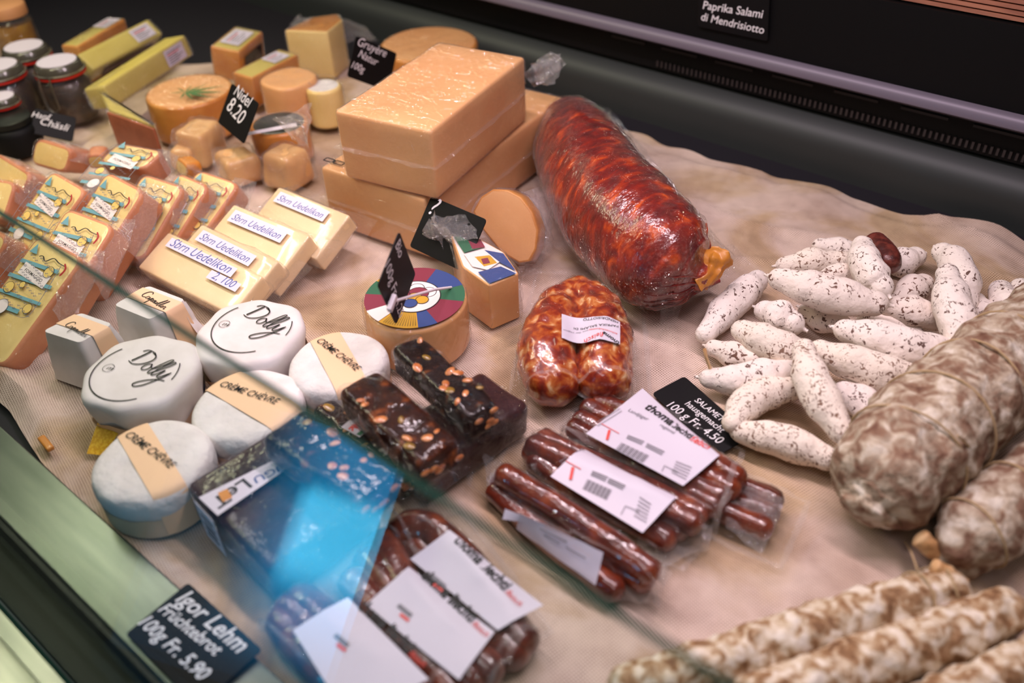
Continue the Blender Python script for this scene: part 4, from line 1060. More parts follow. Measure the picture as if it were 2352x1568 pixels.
qc.part('wrap_tail', merge(sheet(P(1045, 545, .055), P(985, 490, .070), P(1010, 585, .035), P(1040, 600, .02), amp=.010, sc=50, seed=3),
                           sheet(P(985, 500, .065), P(1080, 490, .072), P(1110, 545, .056), P(1040, 560, .052), amp=.010, sc=45, seed=4),
                           sheet(P(975, 560, .03), P(980, 500, .066), P(1060, 540, .056), P(1030, 600, .02), amp=.009, sc=48, seed=7)), TAIL, world=True, reg=False)
qc.part('wrap_tail', sheet(P(1190, 612, .045), P(1246, 605, .03), P(1240, 625, .02), P(1180, 650, .03), amp=.004, sc=50, seed=6), TAIL, world=True, reg=False)
qc.part('wrap_tail', sheet(P(1160, 650, .04), P(1200, 640, .03), P(1205, 690, .008), P(1125, 755, .004), amp=.004, sc=50, seed=6), TAIL, world=True, reg=False)

# --- half cheese leaning under crinkled film
hb = Thing('cheese_half', 'wrapped half-round cheese with amber rind, leaning beside the big paprika salami', 'cheese', frame((1090, 440, .072), (1250, 470, .072), (1080, 600, .012), .024)[0])
hp = [hb.hit(*q, .024) for q in ((1086, 486), (1104, 452), (1132, 434), (1165, 436), (1196, 452), (1222, 486), (1236, 528), (1232, 572), (1216, 600), (1192, 604), (1150, 580), (1110, 530))]
hb.part('cheese', prism(ccw(hp), 0, .024, .002, 3, 2), [BLOCK, RINDO])
hc = sum(hp, Vector((0, 0)))/len(hp)
hb.part('plastic_wrap', prism(ccw([hc+(q-hc)*1.05 for q in hp]), -.001, .0256, .003, 3, 4, .002, 70, 2, capr=6)[:2], CRINK, reg=False)
hb.part('wrap_tail', merge(sheet(P(1205, 440, .060), P(1250, 425, .045), P(1275, 540, .012), P(1240, 600, .010), amp=.007, sc=60, seed=3), sheet(P(1215, 455, .050), P(1268, 450, .030), P(1262, 580, .006), P(1225, 612, .008), amp=.006, sc=60, seed=13)), TAIL, world=True, reg=False)

# --- slate tags
def tag(TL, TR, BL, label, lines, shear=.3, r=.004, th=.0012, bold=0.0, group='handwritten slate price tags', name='slate_tag', mat=None):
    M, W, L = frame(TL, TR, BL, th); t = Thing(name, label, 'price tag', M, group); t.W, t.L = W, L
    pl = [Vector((x*W, y*L)) for x, y in ((-.5, -.5), (.5, -.5), (.5, .5), (-.5, .5))]
    t.part('board', prism(rpoly(pl, r), 0, th, .0003, 2, 1)[:2], mat or BLACKTAG, smooth=False)
    if lines:
        d = Decal(t, th+.0003, [CHALK])
        for s, a, b in lines: d.text(s, a, b, CHALK, shear=shear, bold=bold)
        d.build('lettering')
    return t
t1 = tag((918, 531, .150), (955, 629, .090), (868, 655, .130), 'narrow slate tag reading Bio 100g Fr. 4.20, clipped upright over the patchwork cheese', [('Bio', (908, 566), (917, 596)), ('100g Fr. 4.20', (884, 612), (918, 735))], shear=.2)
a_ = P(1036, 660, .0516); h_ = t1.hit(892, 694, .002); b_ = t1.M @ Vector((h_.x, h_.y, .003))
cl = t1.part('holder_rod', wire([a_, a_.lerp(b_, .3)+Vector((0, 0, .002)), a_.lerp(b_, .7)+Vector((0, 0, .001)), b_], .0013, 8), WHITEPL, world=True)
t1.part('holder_clip', xf(rbox(.006, .014, .004, .001), t1.I @ (Matrix.Translation(b_) @ t1.M.to_3x3().to_4x4())), WHITEPL)
t2 = tag((990, 450, .070), (1118, 504, .070), (940, 566, .030), 'slate tag leaning on the big blocks, partly hidden by crumpled film', [('?', (984, 490), (999, 497))])
tag((532, 191, .100), (594, 237, .100), (500, 281, .060), 'narrow slate tag with chalk price standing over the rounded wrapped lumps', [('Nidel', (536, 216), (572, 250)), ('8.20', (520, 250), (553, 290))])
tag((818, 82, .120), (912, 122, .080), (796, 175, .080), 'slate tag with three chalk lines behind the upper big block', [('Gruyère', (821, 104), (886, 132)), ('Natur', (822, 130), (866, 152)), ('100g', (806, 155), (836, 168))])
tag((80, 248, .050), (176, 270, .030), (66, 304, .030), 'slate tag with chalk writing standing in front of the clip-top jars', [('Hanf', (72, 268), (118, 276)), ('Chäsli', (92, 285), (158, 302))])
t6 = tag((1572, 863, .0045), (1728, 1000, .0045), (1496, 902, .0015), 'printed black tag reading SALAMETTI hausgemacht, under the salametti heap', None, shear=.2)
d = Decal(t6, .0016, [CHALK])
for s, a, b in (('SALAMETTI', (1594, 920), (1668, 978)), ('hausgemacht', (1572, 928), (1656, 994)), ('100 g Fr. 4.50', (1530, 932), (1650, 1020))): d.text(s, a, b, CHALK, shear=.12, bold=.0, ys=1.1)
d.build('lettering')
tag((432, 1337, .006), (602, 1491, .006), (271, 1438, .004), 'large slate tag lying on the metal sill with three lines of chalk writing', [('Igor Lehm', (402, 1378), (548, 1502)), ('Früchtebrot', (362, 1402), (495, 1508)), ('100g Fr. 5.90', (316, 1432), (462, 1566))], r=.003, bold=.012)
t8 = Thing('slate_tag', 'black tag on the rear wall with two lines of white handwriting', 'price tag', Matrix.Translation(PYp(1690, 60, .9275)) @ Matrix.Rotation(math.pi/2, 4, 'X'), 'handwritten slate price tags')
q = [t8.hit(*p_, 0) for p_ in ((1606, -60), (1770, -24), (1764, 94), (1604, 60))]
t8.part('board', prism(rpoly(q, .003), 0.0, .0015, .0003, 2, 1)[:2], BLACKTAG, smooth=False)
d = Decal(t8, .0019, [CHALK]); d.text('Paprika Salami', (1614, 20), (1752, 42), CHALK, shear=.15, bold=.006); d.text('di Mendrisiotto', (1610, 46), (1754, 78), CHALK, shear=.15, bold=.006); d.build('lettering')

# --- clip-top jars
def jar(c, z, label, content, r=.033, toplab=True, hgt=.078):
    p = P(*c, z); t = Thing('clip_top_jar', label, 'jar', (p.x, p.y, z-hgt), 'clip-top preserving jars')
    h = hgt; k = r/.033
    t.part('contents', lathe([(.001, .003), (.029*k, .003), (.0305*k, .010), (.031*k, h*.62), (.026*k, h*.70), (.001, h*.70)], 32), content)
    t.part('glass_body', lathe([(.030*k, 0), (.033*k, .004), (.0335*k, .012), (.0335*k, h*.64), (.030*k, h*.74), (.0275*k, h*.78), (.0275*k, h*.80)], 36), FILM_SM, reg=False)
    t.part('seal', lathe([(.0285*k, h*.80), (.032*k, h*.802), (.032*k, h*.835), (.0285*k, h*.838)], 36), RUBBER)
    lid = t.part('lid', lathe([(.0285*k, h*.840), (.031*k, h*.845), (.0312*k, h*.89), (.029*k, h*.95), (.0275*k, h*.985), (.026*k, h)], 36), JARTOP)
    if toplab: t.part('paper_disc', lathe([(.0245*k, h+.0001), (.0245*k, h+.0008), (.001, h+.0009)], 32), PAPER, lid)
    for s in (-1, 1):
        a = math.radians(-65+s*14); ca, sa = math.cos(a), math.sin(a)
        t.part('clasp', wire([(.033*k*ca, .033*k*sa, h*.86), (.0355*k*ca, .0355*k*sa, h*.7), (.0355*k*ca, .0355*k*sa, h*.35), (.035*k*math.cos(a-s*.2), .035*k*math.sin(a-s*.2), h*.28)], .0011, 6), WIRE)
    t.part('clasp_band', lathe([(.0315*k, h*.855), (.0325*k, h*.86), (.0325*k, h*.875), (.0315*k, h*.88)], 32), WIRE)
    return t
jar((54, 106), .080, 'clip-top jar with white paper disc, rear one of the jar group', JARCONT)
jar((130, 140), .080, 'clip-top jar with white paper disc and red seal, front right of the jar group', JARCONT)
jar((-8, 150), .080, 'clip-top jar with white paper disc cut by the left edge', JARCONT)
jar((0, 222), .060, 'small clip-top jar with a pink-red lid patch at the left edge', JARCONT, r=.022, hgt=.055)
hj = Thing('honey_jar', 'tall amber honey jar in the top left corner behind the clip-top jars', 'jar', Vector((*P(8, 15, .11)[:2], -.002)))
hj.part('contents', lathe([(.001, .003), (.027, .003), (.028, .09), (.001, .09)], 32), HONEY)
hj.part('glass_body', lathe([(.028, 0), (.030, .004), (.030, .092), (.026, .100)], 32), FILM_SM, reg=False)
hj.part('lid', lathe([(.027, .1005), (.028, .101), (.028, .114), (.026, .116)], 32), CORKT)
dj = Thing('dark_jar', 'squat dark jar beside the slate tag at the left edge', 'jar', Vector((*P(22, 280, .04)[:2], 0)))
dj.part('body', lathe([(.024, 0), (.030, .004), (.031, .030), (.028, .036), (.024, .038)], 32), BLACKPL)
dj.part('lid', lathe([(.025, .0385), (.026, .039), (.026, .046), (.024, .047)], 32), DARKMETAL)

# --- dark fruit loaves and nut bars
brR = Thing('fruit_loaf', 'smooth dark fruit loaf brick under the two glossy nut bars', 'loaf', frame((1104, 842, .036), (1218, 922, .036), (846, 990, .036), .036)[0], 'dark fruit loaf bricks')
_, W, L = frame((1104, 842, .036), (1218, 922, .036), (846, 990, .036), .036)
brR.part('loaf', rbox(W, L, .0345, .007, 4, 6, .0018, 30, 2), DARKBREAD)
wrapped(brR, W, L, .035, .007, mat=NEAT, wob=.0022, seed=4, flange=.006, zf=.006)
Mf, W, L = frame((421, 1104, .041), (669, 955, .041), (612, 1308, .041), .041)
brL = Thing('fruit_loaf', 'big dark fruit loaf brick at the front with white lettered tape, behind the glass', 'loaf', Mf, 'dark fruit loaf bricks')
brL.part('loaf', rbox(W, L, .0395, .006, 4, 6, .0016, 30, 5), DARKBREAD)
wrapped(brL, W, L, .040, .006, mat=NEAT, wob=.0022, seed=6)
d = Decal(brL, .0424, [PAPER, INK])
d.poly([(456, 1142), (634, 1054), (656, 1078), (500, 1184)], PAPER)
d.add(*d.th.hit(0, 0) and ([], []), PAPER) if False else None
d.text('LeT', (560, 1098), (482, 1150), INK, bold=.02, ys=.9)
d.text('UGU', (652, 1062), (580, 1098), LNAVY, bold=.02, ys=.8)
d.poly([(500, 1132), (522, 1122), (534, 1142), (512, 1153)], RINDO)
tp = d.build('tape')
e0, e1 = brL.hit(456, 1142, .0424), brL.hit(500, 1184, .0424)
vx = -W/2-.0036
brL.part('tape_end', box(vx-.0003, vx, e1.y-.001, e0.y+.001, .003, .0415), PAPER, smooth=False, reg=False)
brL.part('tape_lettering', merge(*[box(vx-.0006, vx-.0004, e1.y+.004, e0.y-.004, z0, z0+.0025) for z0 in (.010, .016, .022, .030)]), INK, tp, smooth=False, reg=False)
def nutbar(TL, TR, BL, th, label, mat, seed, nn=14, group='glossy fruit and nut bars'):
    M, W, L = frame(TL, TR, BL, th); t = Thing('nut_bar', label, 'fruit bar', M, group); t.W, t.L = W, L
    t.part('bar', rbox(W, L, th, .006, 4, 10, .0022, 55, seed), mat)
    rnd = random.Random(seed)
    for k in range(nn):
        x, y = rnd.uniform(-.42, .42)*W, rnd.uniform(-.42, .42)*L; big = rnd.random()
        t.part('nut', ellipsoid((x, y, th-.0001), .0020+.0018*big, .0035+.0018*big, .0012, rnd.uniform(0, 3.1), rnd.uniform(-.4, .4)), PISTA if rnd.random() < .25 else ALMOND, reg=False)
    for k in range(5):
        y = rnd.uniform(-.42, .42)*L; t.part('nut', ellipsoid((W/2+.0002, y, th*rnd.uniform(.3, .8)), .0012, .004, .0025), ALMOND, reg=False)
    wrapped(t, W, L, th, .006, mat=NEAT, wob=.003, seed=seed, flange=.007, zf=.006, wscale=80)
    return t
nutbar((964, 763, .064), (1146, 922, .064), (900, 800, .064), .026, 'blackish nut bar with whole almonds, right of the two on the smooth loaf', DARKNUT2, 3, 12)
nutbar((866, 842, .066), (1058, 1008, .066), (768, 886, .066), .028, 'brown nut bar in the middle, left of the two on the smooth loaf', DARKNUT, 4, 8)
xb = nutbar((762, 905, .034), (960, 1062, .034), (712, 932, .034), .030, 'nut bar lying low with a white and red sticker, between the two loaves', DARKNUT2, 5, 8)
d = Decal(xb, .0355, [PAPER, REDINK, LGREEN]); d.poly([(806, 962), (848, 984), (826, 1004), (784, 980)], PAPER); d.text('R', (800, 984), (812, 990), REDINK, bold=.05); d.text('SL', (812, 980), (836, 990), REDINK, bold=.05)
d.poly([(832, 986), (846, 986), (828, 1001), (818, 997)], LGREEN); d.build('sticker')
nutbar((697, 930, .070), (918, 1078, .070), (580, 990, .070), .027, 'wide nut bar on top of the front loaf, blue in the glass reflection', DARKNUT2, 6, 8)

# ================================================================== sausages
def thing_at(name, label, cat, px, group=None, to=None):
    o = P(px[0], px[1], 0); a = 0.0
    if to: q = P(to[0], to[1], 0)-o; a = math.atan2(q.y, q.x)
    return Thing(name, label, cat, Matrix.Translation(o) @ Matrix.Rotation(a, 4, 'Z'), group)
def wpts(pts): return [P(*q) for q in pts]

# --- big paprika salami
bs = thing_at('paprika_salami', 'very large red paprika salami in a clear vacuum bag on the cloth', 'salami', (1430, 520), to=(1600, 640))
C = [(1312, 300, .042), (1335, 355, .050), (1373, 430, .053), (1430, 505, .054), (1500, 572, .053), (1550, 604, .050), (1588, 624, .047), (1612, 634, .046)]
m_, sf = sausage(wpts(C), [.040, .050, .0535, .055, .053, .047, .033, .014], 48, 12, .0024, 30, 1, blunt=.75)
bs.part('salami', m_, PAPRIKA, world=True)
tip = P(1628, 634, .048)
m_, _ = sausage([P(1612, 638, .046), P(1628, 632, .050), P(1637, 618, .054), P(1642, 602, .058), P(1645, 590, .060)], [.012, .007, .009, .012, .013], 28, 6, .004, 110, 3, blunt=.25, ridges=7, wrink=.0015)
bs.part('tied_end', m_, RINDO, world=True)
# pleats running to the tied end
pl = []
for k in range(15):
    an = math.pi*(-.15+1.3*k/14)
    pts = [sf(.72+.28*j/6, an+.05*math.sin(j+k), .0004) for j in range(7)]
    pl.append(wire([p for p in catmull(pts, 4)], .0008, 5))
bs.part('casing_pleats', merge(*pl), PAPRIKA, world=True, reg=False)
m_, _ = sausage(wpts(C), [.0415, .0515, .055, .0565, .0545, .0485, .0345, .0155], 40, 12, .0022, 70, 6, blunt=.78)
bs.part('vacuum_bag', m_, NEAT, world=True, reg=False)
bv = things_bvh([bs])
def flat_bag(th, px, z=0.002, name='bag_edge', mat=BAG, amp=.004, seed=0, n=24, **k):
    a = [P(q[0], q[1], q[2] if len(q) > 2 else z) for q in px]
    return th.part(name, sheet(*a, n=n, m=n, amp=amp, sc=35, seed=seed), mat, world=True, reg=False)
flat_bag(bs, [(1330, 238, .03), (1400, 250, .008), (1690, 590, .006), (1640, 560, .03)], seed=1, amp=.003)
flat_bag(bs, [(1225, 420, .03), (1262, 560, .004), (1500, 730, .004), (1450, 680, .03)], seed=2, amp=.003)
flat_bag(bs, [(1625, 575, .045), (1680, 560, .03), (1726, 606, .006), (1650, 650, .02)], seed=3, amp=.004)
flat_bag(bs, [(1480, 690, .030), (1655, 625, .045), (1650, 660, .020), (1530, 722, .010)], seed=4, amp=.003)
flat_bag(bs, [(1505, 690, .03), (1570, 690, .026), (1560, 745, .003), (1520, 762, .003)], seed=5, amp=.006, mat=CRINK)
m_ = wire([sf(0.02+.9*j/14, 2.6+.08*math.sin(j), .003) for j in range(15)], .0007, 5)
bs.part('bag_seam', m_, WHITEPL, world=True, reg=False)
rr_ = wire(wpts([(1478, 690, .014), (1505, 704, .010), (1545, 694, .010), (1600, 664, .014), (1650, 640, .020)]), .004, 8)
bs.part('casing_edge', rr_, LRED, world=True, reg=False)

def rim(V, n, m):                                    # sealed edge of a bag
    idx = list(range(0, n+1))+[j*(n+1)+n for j in range(1, m+1)]+[m*(n+1)+i for i in range(n-1, -1, -1)]+[j*(n+1) for j in range(m-1, 0, -1)]
    pts = [V[i] for i in idx]; k = len(pts); c = sum(pts, Vector((0, 0, 0)))/k; VV, FF = [], []
    for i, p in enumerate(pts):
        o = Vector((p.x-c.x, p.y-c.y, 0)).normalized(); wv = .0012*nz3(p, 120, 4)
        VV += [p, p+o*(.0022+wv)+Vector((0, 0, .0004+wv)), p+o*(.0048+2*wv)+Vector((0, 0, max(-.0006, .0012*nz3(p, 90, 7))))]
    for i in range(k):
        j = (i+1) % k; FF += [(3*i, 3*j, 3*j+1, 3*i+1), (3*i+1, 3*j+1, 3*j+2, 3*i+2)]
    return VV, FF
RIMF = film_mat('sealed_rim', 150, 1.0, 0.07, lo=0.08, rough=0.06)
# --- horseshoe paprika sausage with label
hs = thing_at('paprika_sausage', 'small horseshoe-shaped paprika salami with a white label, vacuum packed', 'salami', (1325, 800))
C = [(1268, 874, .023), (1261, 820, .024), (1268, 765, .024), (1294, 712, .023), (1328, 690, .022), (1360, 712, .023), (1380, 765, .024), (1386, 820, .024), (1386, 866, .023)]
m_, sf2 = sausage(wpts(C), [.0235, .0258, .0255, .023, .021, .023, .0255, .0258, .0235], 40, 10, .004, 60, 4, blunt=.9)
hs.part('sausage', m_, PAPRIKA2, world=True)
bv = things_bvh([hs])
def W4(px, z): return [P(q[0], q[1], z) for q in px]
dv = drape(W4([(1235, 630), (1465, 640), (1490, 925), (1165, 945)], .0), bv, 56, 56, iters=10, amp=.0022, sc=110)
hb_ = hs.part('vacuum_bag', dv, NEAT, world=True, reg=False); hs.part('bag_rim', rim(dv[0], 56, 56), RIMF, hb_, world=True, reg=False)
def draped_label(th, quad, z, bvh, name='label', off=.0022, iters=30, n=26, m=14, parent=None, mat=None, bz=.98):
    V, Fc = drape(W4(quad, z), bvh, n, m, base=z*bz, off=off, iters=iters, edge=False)
    o = th.part(name, (V, Fc), mat or PAPER, parent, world=True, reg=False)
    return o, BVHTree.FromPolygons(V, Fc)
class DDecal(Decal):
    def __init__(s, th, z, bvh, mats): super().__init__(th, z, mats); s.bvh = bvh
    def strip(s, p0, p1, w, m, n=10):             # a printed line between two pixels, w metres wide
        a, b = s.th.hit(*p0, s.z), s.th.hit(*p1, s.z); d = (b-a).normalized(); nn = Vector((-d.y, d.x))*w/2
        V, Fc = [], []
        for i in range(n+1):
            q = a.lerp(b, i/n); V += [tuple(q+nn), tuple(q-nn)]
        for i in range(n): Fc.append([2*i, 2*i+1, 2*i+3, 2*i+2])
        s.add(V, Fc, m)
    def build(s, name, parent=None, label=None):
        V = []
        for v in s.V:
            q = s.th.M @ Vector((v[0], v[1], 0)); h = s.bvh.ray_cast(Vector((q.x, q.y, .6)), Vector((0, 0, -1)))
            z = (h[0].z if h[0] else s.z)+.0004+(v[2]-s.z)*.4
            V.append((q.x, q.y, z))
        return s.th.part(name, (V, s.F, s.MI), s.mats, parent, smooth=False, reg=False, world=True, label=label)
lo, lb = draped_label(hs, [(1290, 727), (1424, 742), (1424, 792), (1290, 784)], .047, bv, off=.0026, iters=26, bz=.7)
d = DDecal(hs, .048, lb, [INK, REDINK, GREYINK])
d.text('thoma', (1424, 788), (1386, 771), INK, bold=.02, ys=.9); d.text('fleisch', (1384, 772), (1340, 778), REDINK, shear=.3, ys=1.2)
d.text('schmecktbesser', (1418, 770), (1352, 757), REDINK, ys=.9); d.text('aus der region', (1350, 758), (1294, 764), GREYINK, ys=.7)
d.text('PAPRIKA SALAMI DI', (1420, 752), (1318, 750), INK, ys=.9); d.text('MENDRISIOTTO', (1420, 742), (1340, 732), INK, ys=.9)
d.build('lettering', lo)

# --- smoked sausage packs
def pack(label, links, rad, bag, px, z=0.0, lift=None, lab=None, zl=.03, deco=None, seed=0, iters=16, base=.0012, name='sausage_pack', below=(), group='vacuum-packed smoked sausages', n=46, m=30):
    t = thing_at(name, label, 'sausage pack', px, group)
    for k, ln in enumerate(links):
        m_, _ = sausage(wpts(ln), rad, 16, 8, .0009, 70, seed+k, blunt=.8, ridges=5, wrink=.0005)
        t.part('sausage', m_, LAND, world=True)
    bv = things_bvh([t]+list(below))
    dv = drape(W4(bag, .004), bv, n, m, base=base, iters=iters, amp=.0025, sc=80, seed=seed)
    bg = t.part('vacuum_bag', dv, NEAT if seed % 2 else FILM, world=True, reg=False)
    t.part('bag_rim', rim(dv[0], n, m), RIMF, bg, world=True, reg=False)
    if lab:
        lo, lb = draped_label(t, lab, zl, bv, off=.003, iters=60)
        if deco:
            d = DDecal(t, zl, lb, [INK, REDINK, GREYINK]); deco(d); d.build('label_print', lo)
    return t
def lines_px(d, p0, p1, q0, q1, k, m, w=.0006):      # k thin lines filling the patch p0-p1 .. q0-q1
    for i in range(k):
        f = i/max(1, k-1); d.strip((p0[0]*(1-f)+q0[0]*f, p0[1]*(1-f)+q0[1]*f), (p1[0]*(1-f)+q1[0]*f, p1[1]*(1-f)+q1[1]*f), w, m, 5)
def barcode(d, a, b, c):                              # a->b run of the bars, a->c bar height
    for i in range(19):
        f = i/18; o = (a[0]+(b[0]-a[0])*f, a[1]+(b[1]-a[1])*f)
        d.strip(o, (o[0]+c[0]-a[0], o[1]+c[1]-a[1]), .0004+.0005*((i*7) % 3)/2, GREYINK, 3)
def deco1(d):
    d.text('thoma', (1478, 938), (1538, 986), INK, bold=.03, ys=1.1); d.text('liechti', (1541, 988), (1582, 1018), INK, bold=.03, ys=1.1); d.text('fleisch', (1582, 1020), (1624, 1044), REDINK, shear=.35, bold=.02, ys=1.4)
    d.text('regional', (1514, 984), (1546, 1004), GREYINK); d.text('Landjäger', (1442, 944), (1486, 970), GREYINK)
    barcode(d, (1428, 1016), (1490, 1046), (1414, 1032)); lines_px(d, (1442, 1000), (1480, 1016), (1438, 1006), (1474, 1022), 3, GREYINK); lines_px(d, (1486, 1020), (1526, 1040), (1482, 1026), (1520, 1046), 3, GREYINK)
    d.strip((1380, 972), (1422, 996), .0006, REDINK); d.strip((1400, 988), (1394, 1010), .002, REDINK); lines_px(d, (1366, 974), (1424, 938), (1372, 978), (1428, 944), 2, GREYINK, .0005)
    d.strip((1526, 1070), (1520, 1082), .0005, GREYINK); d.strip((1526, 1070), (1556, 1086), .0005, GREYINK); lines_px(d, (1552, 1062), (1588, 1078), (1542, 1084), (1576, 1102), 5, GREYINK)
def deco2(d):
    barcode(d, (1350, 1106), (1404, 1132), (1338, 1124)); lines_px(d, (1360, 1092), (1396, 1108), (1356, 1098), (1390, 1114), 3, GREYINK); lines_px(d, (1398, 1110), (1436, 1128), (1394, 1116), (1430, 1134), 3, GREYINK)
    d.strip((1296, 1064), (1334, 1086), .0006, REDINK); d.strip((1316, 1080), (1310, 1104), .0022, REDINK); lines_px(d, (1284, 1062), (1340, 1030), (1288, 1066), (1344, 1036), 2, GREYINK, .0005)
    d.strip((1436, 1166), (1426, 1182), .0005, GREYINK); d.strip((1436, 1166), (1468, 1180), .0005, GREYINK); lines_px(d, (1468, 1152), (1494, 1168), (1456, 1186), (1484, 1202), 6, GREYINK)
p4 = pack('half-hidden sausage pack under the loose film flap at the right of the packs', [[(1668, 1105, .009), (1778, 1150, .009)], [(1650, 1135, .009), (1770, 1180, .009)], [(1640, 1165, .009), (1755, 1212, .009)]], .0088,
          [(1650, 1060), (1850, 1150), (1790, 1290), (1580, 1200)], (1720, 1160), seed=3)
p1 = pack('upper right smoked sausage pack with a large tilted white label', [[(1378, 930, .012), (1500, 975, .020), (1690, 1100, .024)], [(1352, 940, .012), (1480, 1008, .014), (1678, 1122, .022)], [(1336, 966, .011), (1470, 1040, .012), (1650, 1142, .020)], [(1322, 985, .010), (1450, 1062, .010), (1640, 1160, .018)]], .0095,
          [(1380, 868), (1700, 1030), (1640, 1215), (1280, 990)], (1500, 1040), lab=[(1476, 890), (1651, 1057), (1569, 1114), (1346, 994)], zl=.030, deco=deco1, seed=11, below=[p4])
p2 = pack('middle smoked sausage pack with a flat white label showing a barcode', [[(1248, 1012, .010), (1400, 1082, .013), (1606, 1180, .014)], [(1228, 1024, .016), (1390, 1100, .020), (1590, 1200, .020)], [(1222, 1038, .010), (1370, 1122, .010), (1560, 1216, .011)], [(1232, 1062, .009), (1360, 1146, .009), (1530, 1238, .010)]], .0095,
          [(1200, 960), (1660, 1180), (1560, 1300), (1150, 1060)], (1400, 1130), lab=[(1344, 1031), (1559, 1149), (1476, 1222), (1264, 1092)], zl=.026, deco=deco2, seed=22, below=[p1])
p3 = pack('left smoked sausage pack lying on its side, label facing the viewer', [[(1160, 1092, .024), (1320, 1190, .024), (1492, 1312, .022)], [(1150, 1108, .012), (1310, 1220, .012), (1478, 1332, .012)]], .0092,
          [(1110, 1030), (1530, 1300), (1500, 1380), (1080, 1110)], (1310, 1210), seed=31, iters=10)
m_, _ = sausage(wpts([(1140, 1130, .009), (1262, 1240, .009), (1410, 1352, .009)]), .009, 16, 8, .0009, 70, 5, blunt=.8, ridges=5, wrink=.0005)
p3.part('sausage', m_, LAND, world=True)
l3 = p3.part('label', sheet(P(1196, 1178, .034), P(1386, 1268, .034), P(1368, 1344, .016), P(1186, 1214, .018), amp=.0008), PAPER, world=True, reg=False)
p3.part('label_corner', sheet(P(1160, 1168, .030), P(1215, 1188, .034), P(1208, 1200, .028), P(1154, 1192, .024), amp=.0006), PAPER, world=True, reg=False)
p3.part('label_print', merge(wire(wpts([(1240, 1212, .0335), (1302, 1244, .0335)]), .0009, 4), wire(wpts([(1250, 1228, .0305), (1285, 1248, .0305)]), .0006, 4), wire(wpts([(1300, 1256, .030), (1345, 1282, .030)]), .0006, 4)), [GREYINK], l3, world=True, reg=False)
p3.part('vacuum_bag', sheet(P(1120, 1100, .018), P(1400, 1290, .02), P(1470, 1390, .002), P(1130, 1160, .003), amp=.003, sc=50, seed=4), BAG, world=True, reg=False)
p3.part('bag_tail', sheet(P(1440, 1300, .02), P(1530, 1310, .012), P(1500, 1385, .002), P(1400, 1382, .003), amp=.006, sc=50, seed=5), TAIL, world=True, reg=False)
p3.part('bag_tail', sheet(P(1112, 1040, .016), P(1150, 1060, .024), P(1190, 1120, .02), P(1122, 1120, .012), amp=.005, sc=50, seed=6), TAIL, world=True, reg=False)
p1.part('bag_tail', sheet(P(1700, 1110, .016), P(1800, 1150, .020), P(1750, 1270, .004), P(1660, 1200, .012), amp=.008, sc=45, seed=7), TAIL, world=True, reg=False)
p1.part('bag_tail', sheet(P(1318, 910, .016), P(1360, 868, .020), P(1445, 895, .020), P(1400, 925, .018), amp=.007, sc=45, seed=8), TAIL, world=True, reg=False)
p2.part('bag_tail', sheet(P(1470, 1240, .004), P(1640, 1200, .010), P(1620, 1260, .003), P(1500, 1320, .003), amp=.007, sc=45, seed=9), TAIL, world=True, reg=False)
def deco_small(off, r=1.0):
    def f(d):
        x, y = off
        d.text('thoma liechti', (x-20, y-6), (x+95, y+100), INK, bold=.03, ys=1.3); d.text('fleisch', (x+97, y+104), (x+130, y+134), REDINK, shear=.3, ys=1.2)
        d.strip((x-70, y+60), (x-40, y+85), .003, GREYINK)
        d.strip((x-66, y+80), (x-46, y+96), .002, REDINK)
    return f
p5 = pack('rearmost of the three bottom sausage packs, curved sausage end on top', [[(920, 1232, .012), (950, 1212, .018), (1000, 1222, .020), (1100, 1330, .018), (1196, 1476, .012)], [(960, 1250, .010), (1060, 1360, .010), (1180, 1500, .010)]], .0125,
          [(900, 1190), (1060, 1180), (1260, 1440), (1110, 1540)], (1080, 1350), lab=[(1034, 1232), (1248, 1388), (1143, 1446), (942, 1282)], zl=.028, deco=deco_small((1062, 1262)), seed=41)
p6 = pack('middle of the three bottom sausage packs, label with small red print', [[(880, 1250, .012), (950, 1370, .014), (1120, 1540, .012)], [(850, 1290, .012), (930, 1400, .012), (1080, 1560, .012)], [(815, 1340, .012), (900, 1440, .012), (1040, 1590, .012)]], .0125,
          [(860, 1215), (1190, 1500), (1100, 1620), (780, 1360)], (980, 1420), lab=[(939, 1302), (1136, 1449), (1054, 1560), (840, 1387)], zl=.028, deco=deco_small((985, 1330)), seed=52, below=[p5])
p7 = pack('front of the three bottom sausage packs, tinted blue by the glass reflection', [[(690, 1380, .012), (800, 1470, .014), (960, 1610, .012)], [(665, 1400, .012), (780, 1500, .012), (900, 1640, .012)], [(650, 1430, .012), (740, 1530, .012), (850, 1650, .012)]], .0125,
          [(680, 1330), (1010, 1580), (880, 1680), (600, 1440)], (800, 1500), lab=[(799, 1370), (985, 1558), (800, 1650), (672, 1446)], zl=.028, deco=deco_small((840, 1400)), seed=63, below=[p6])

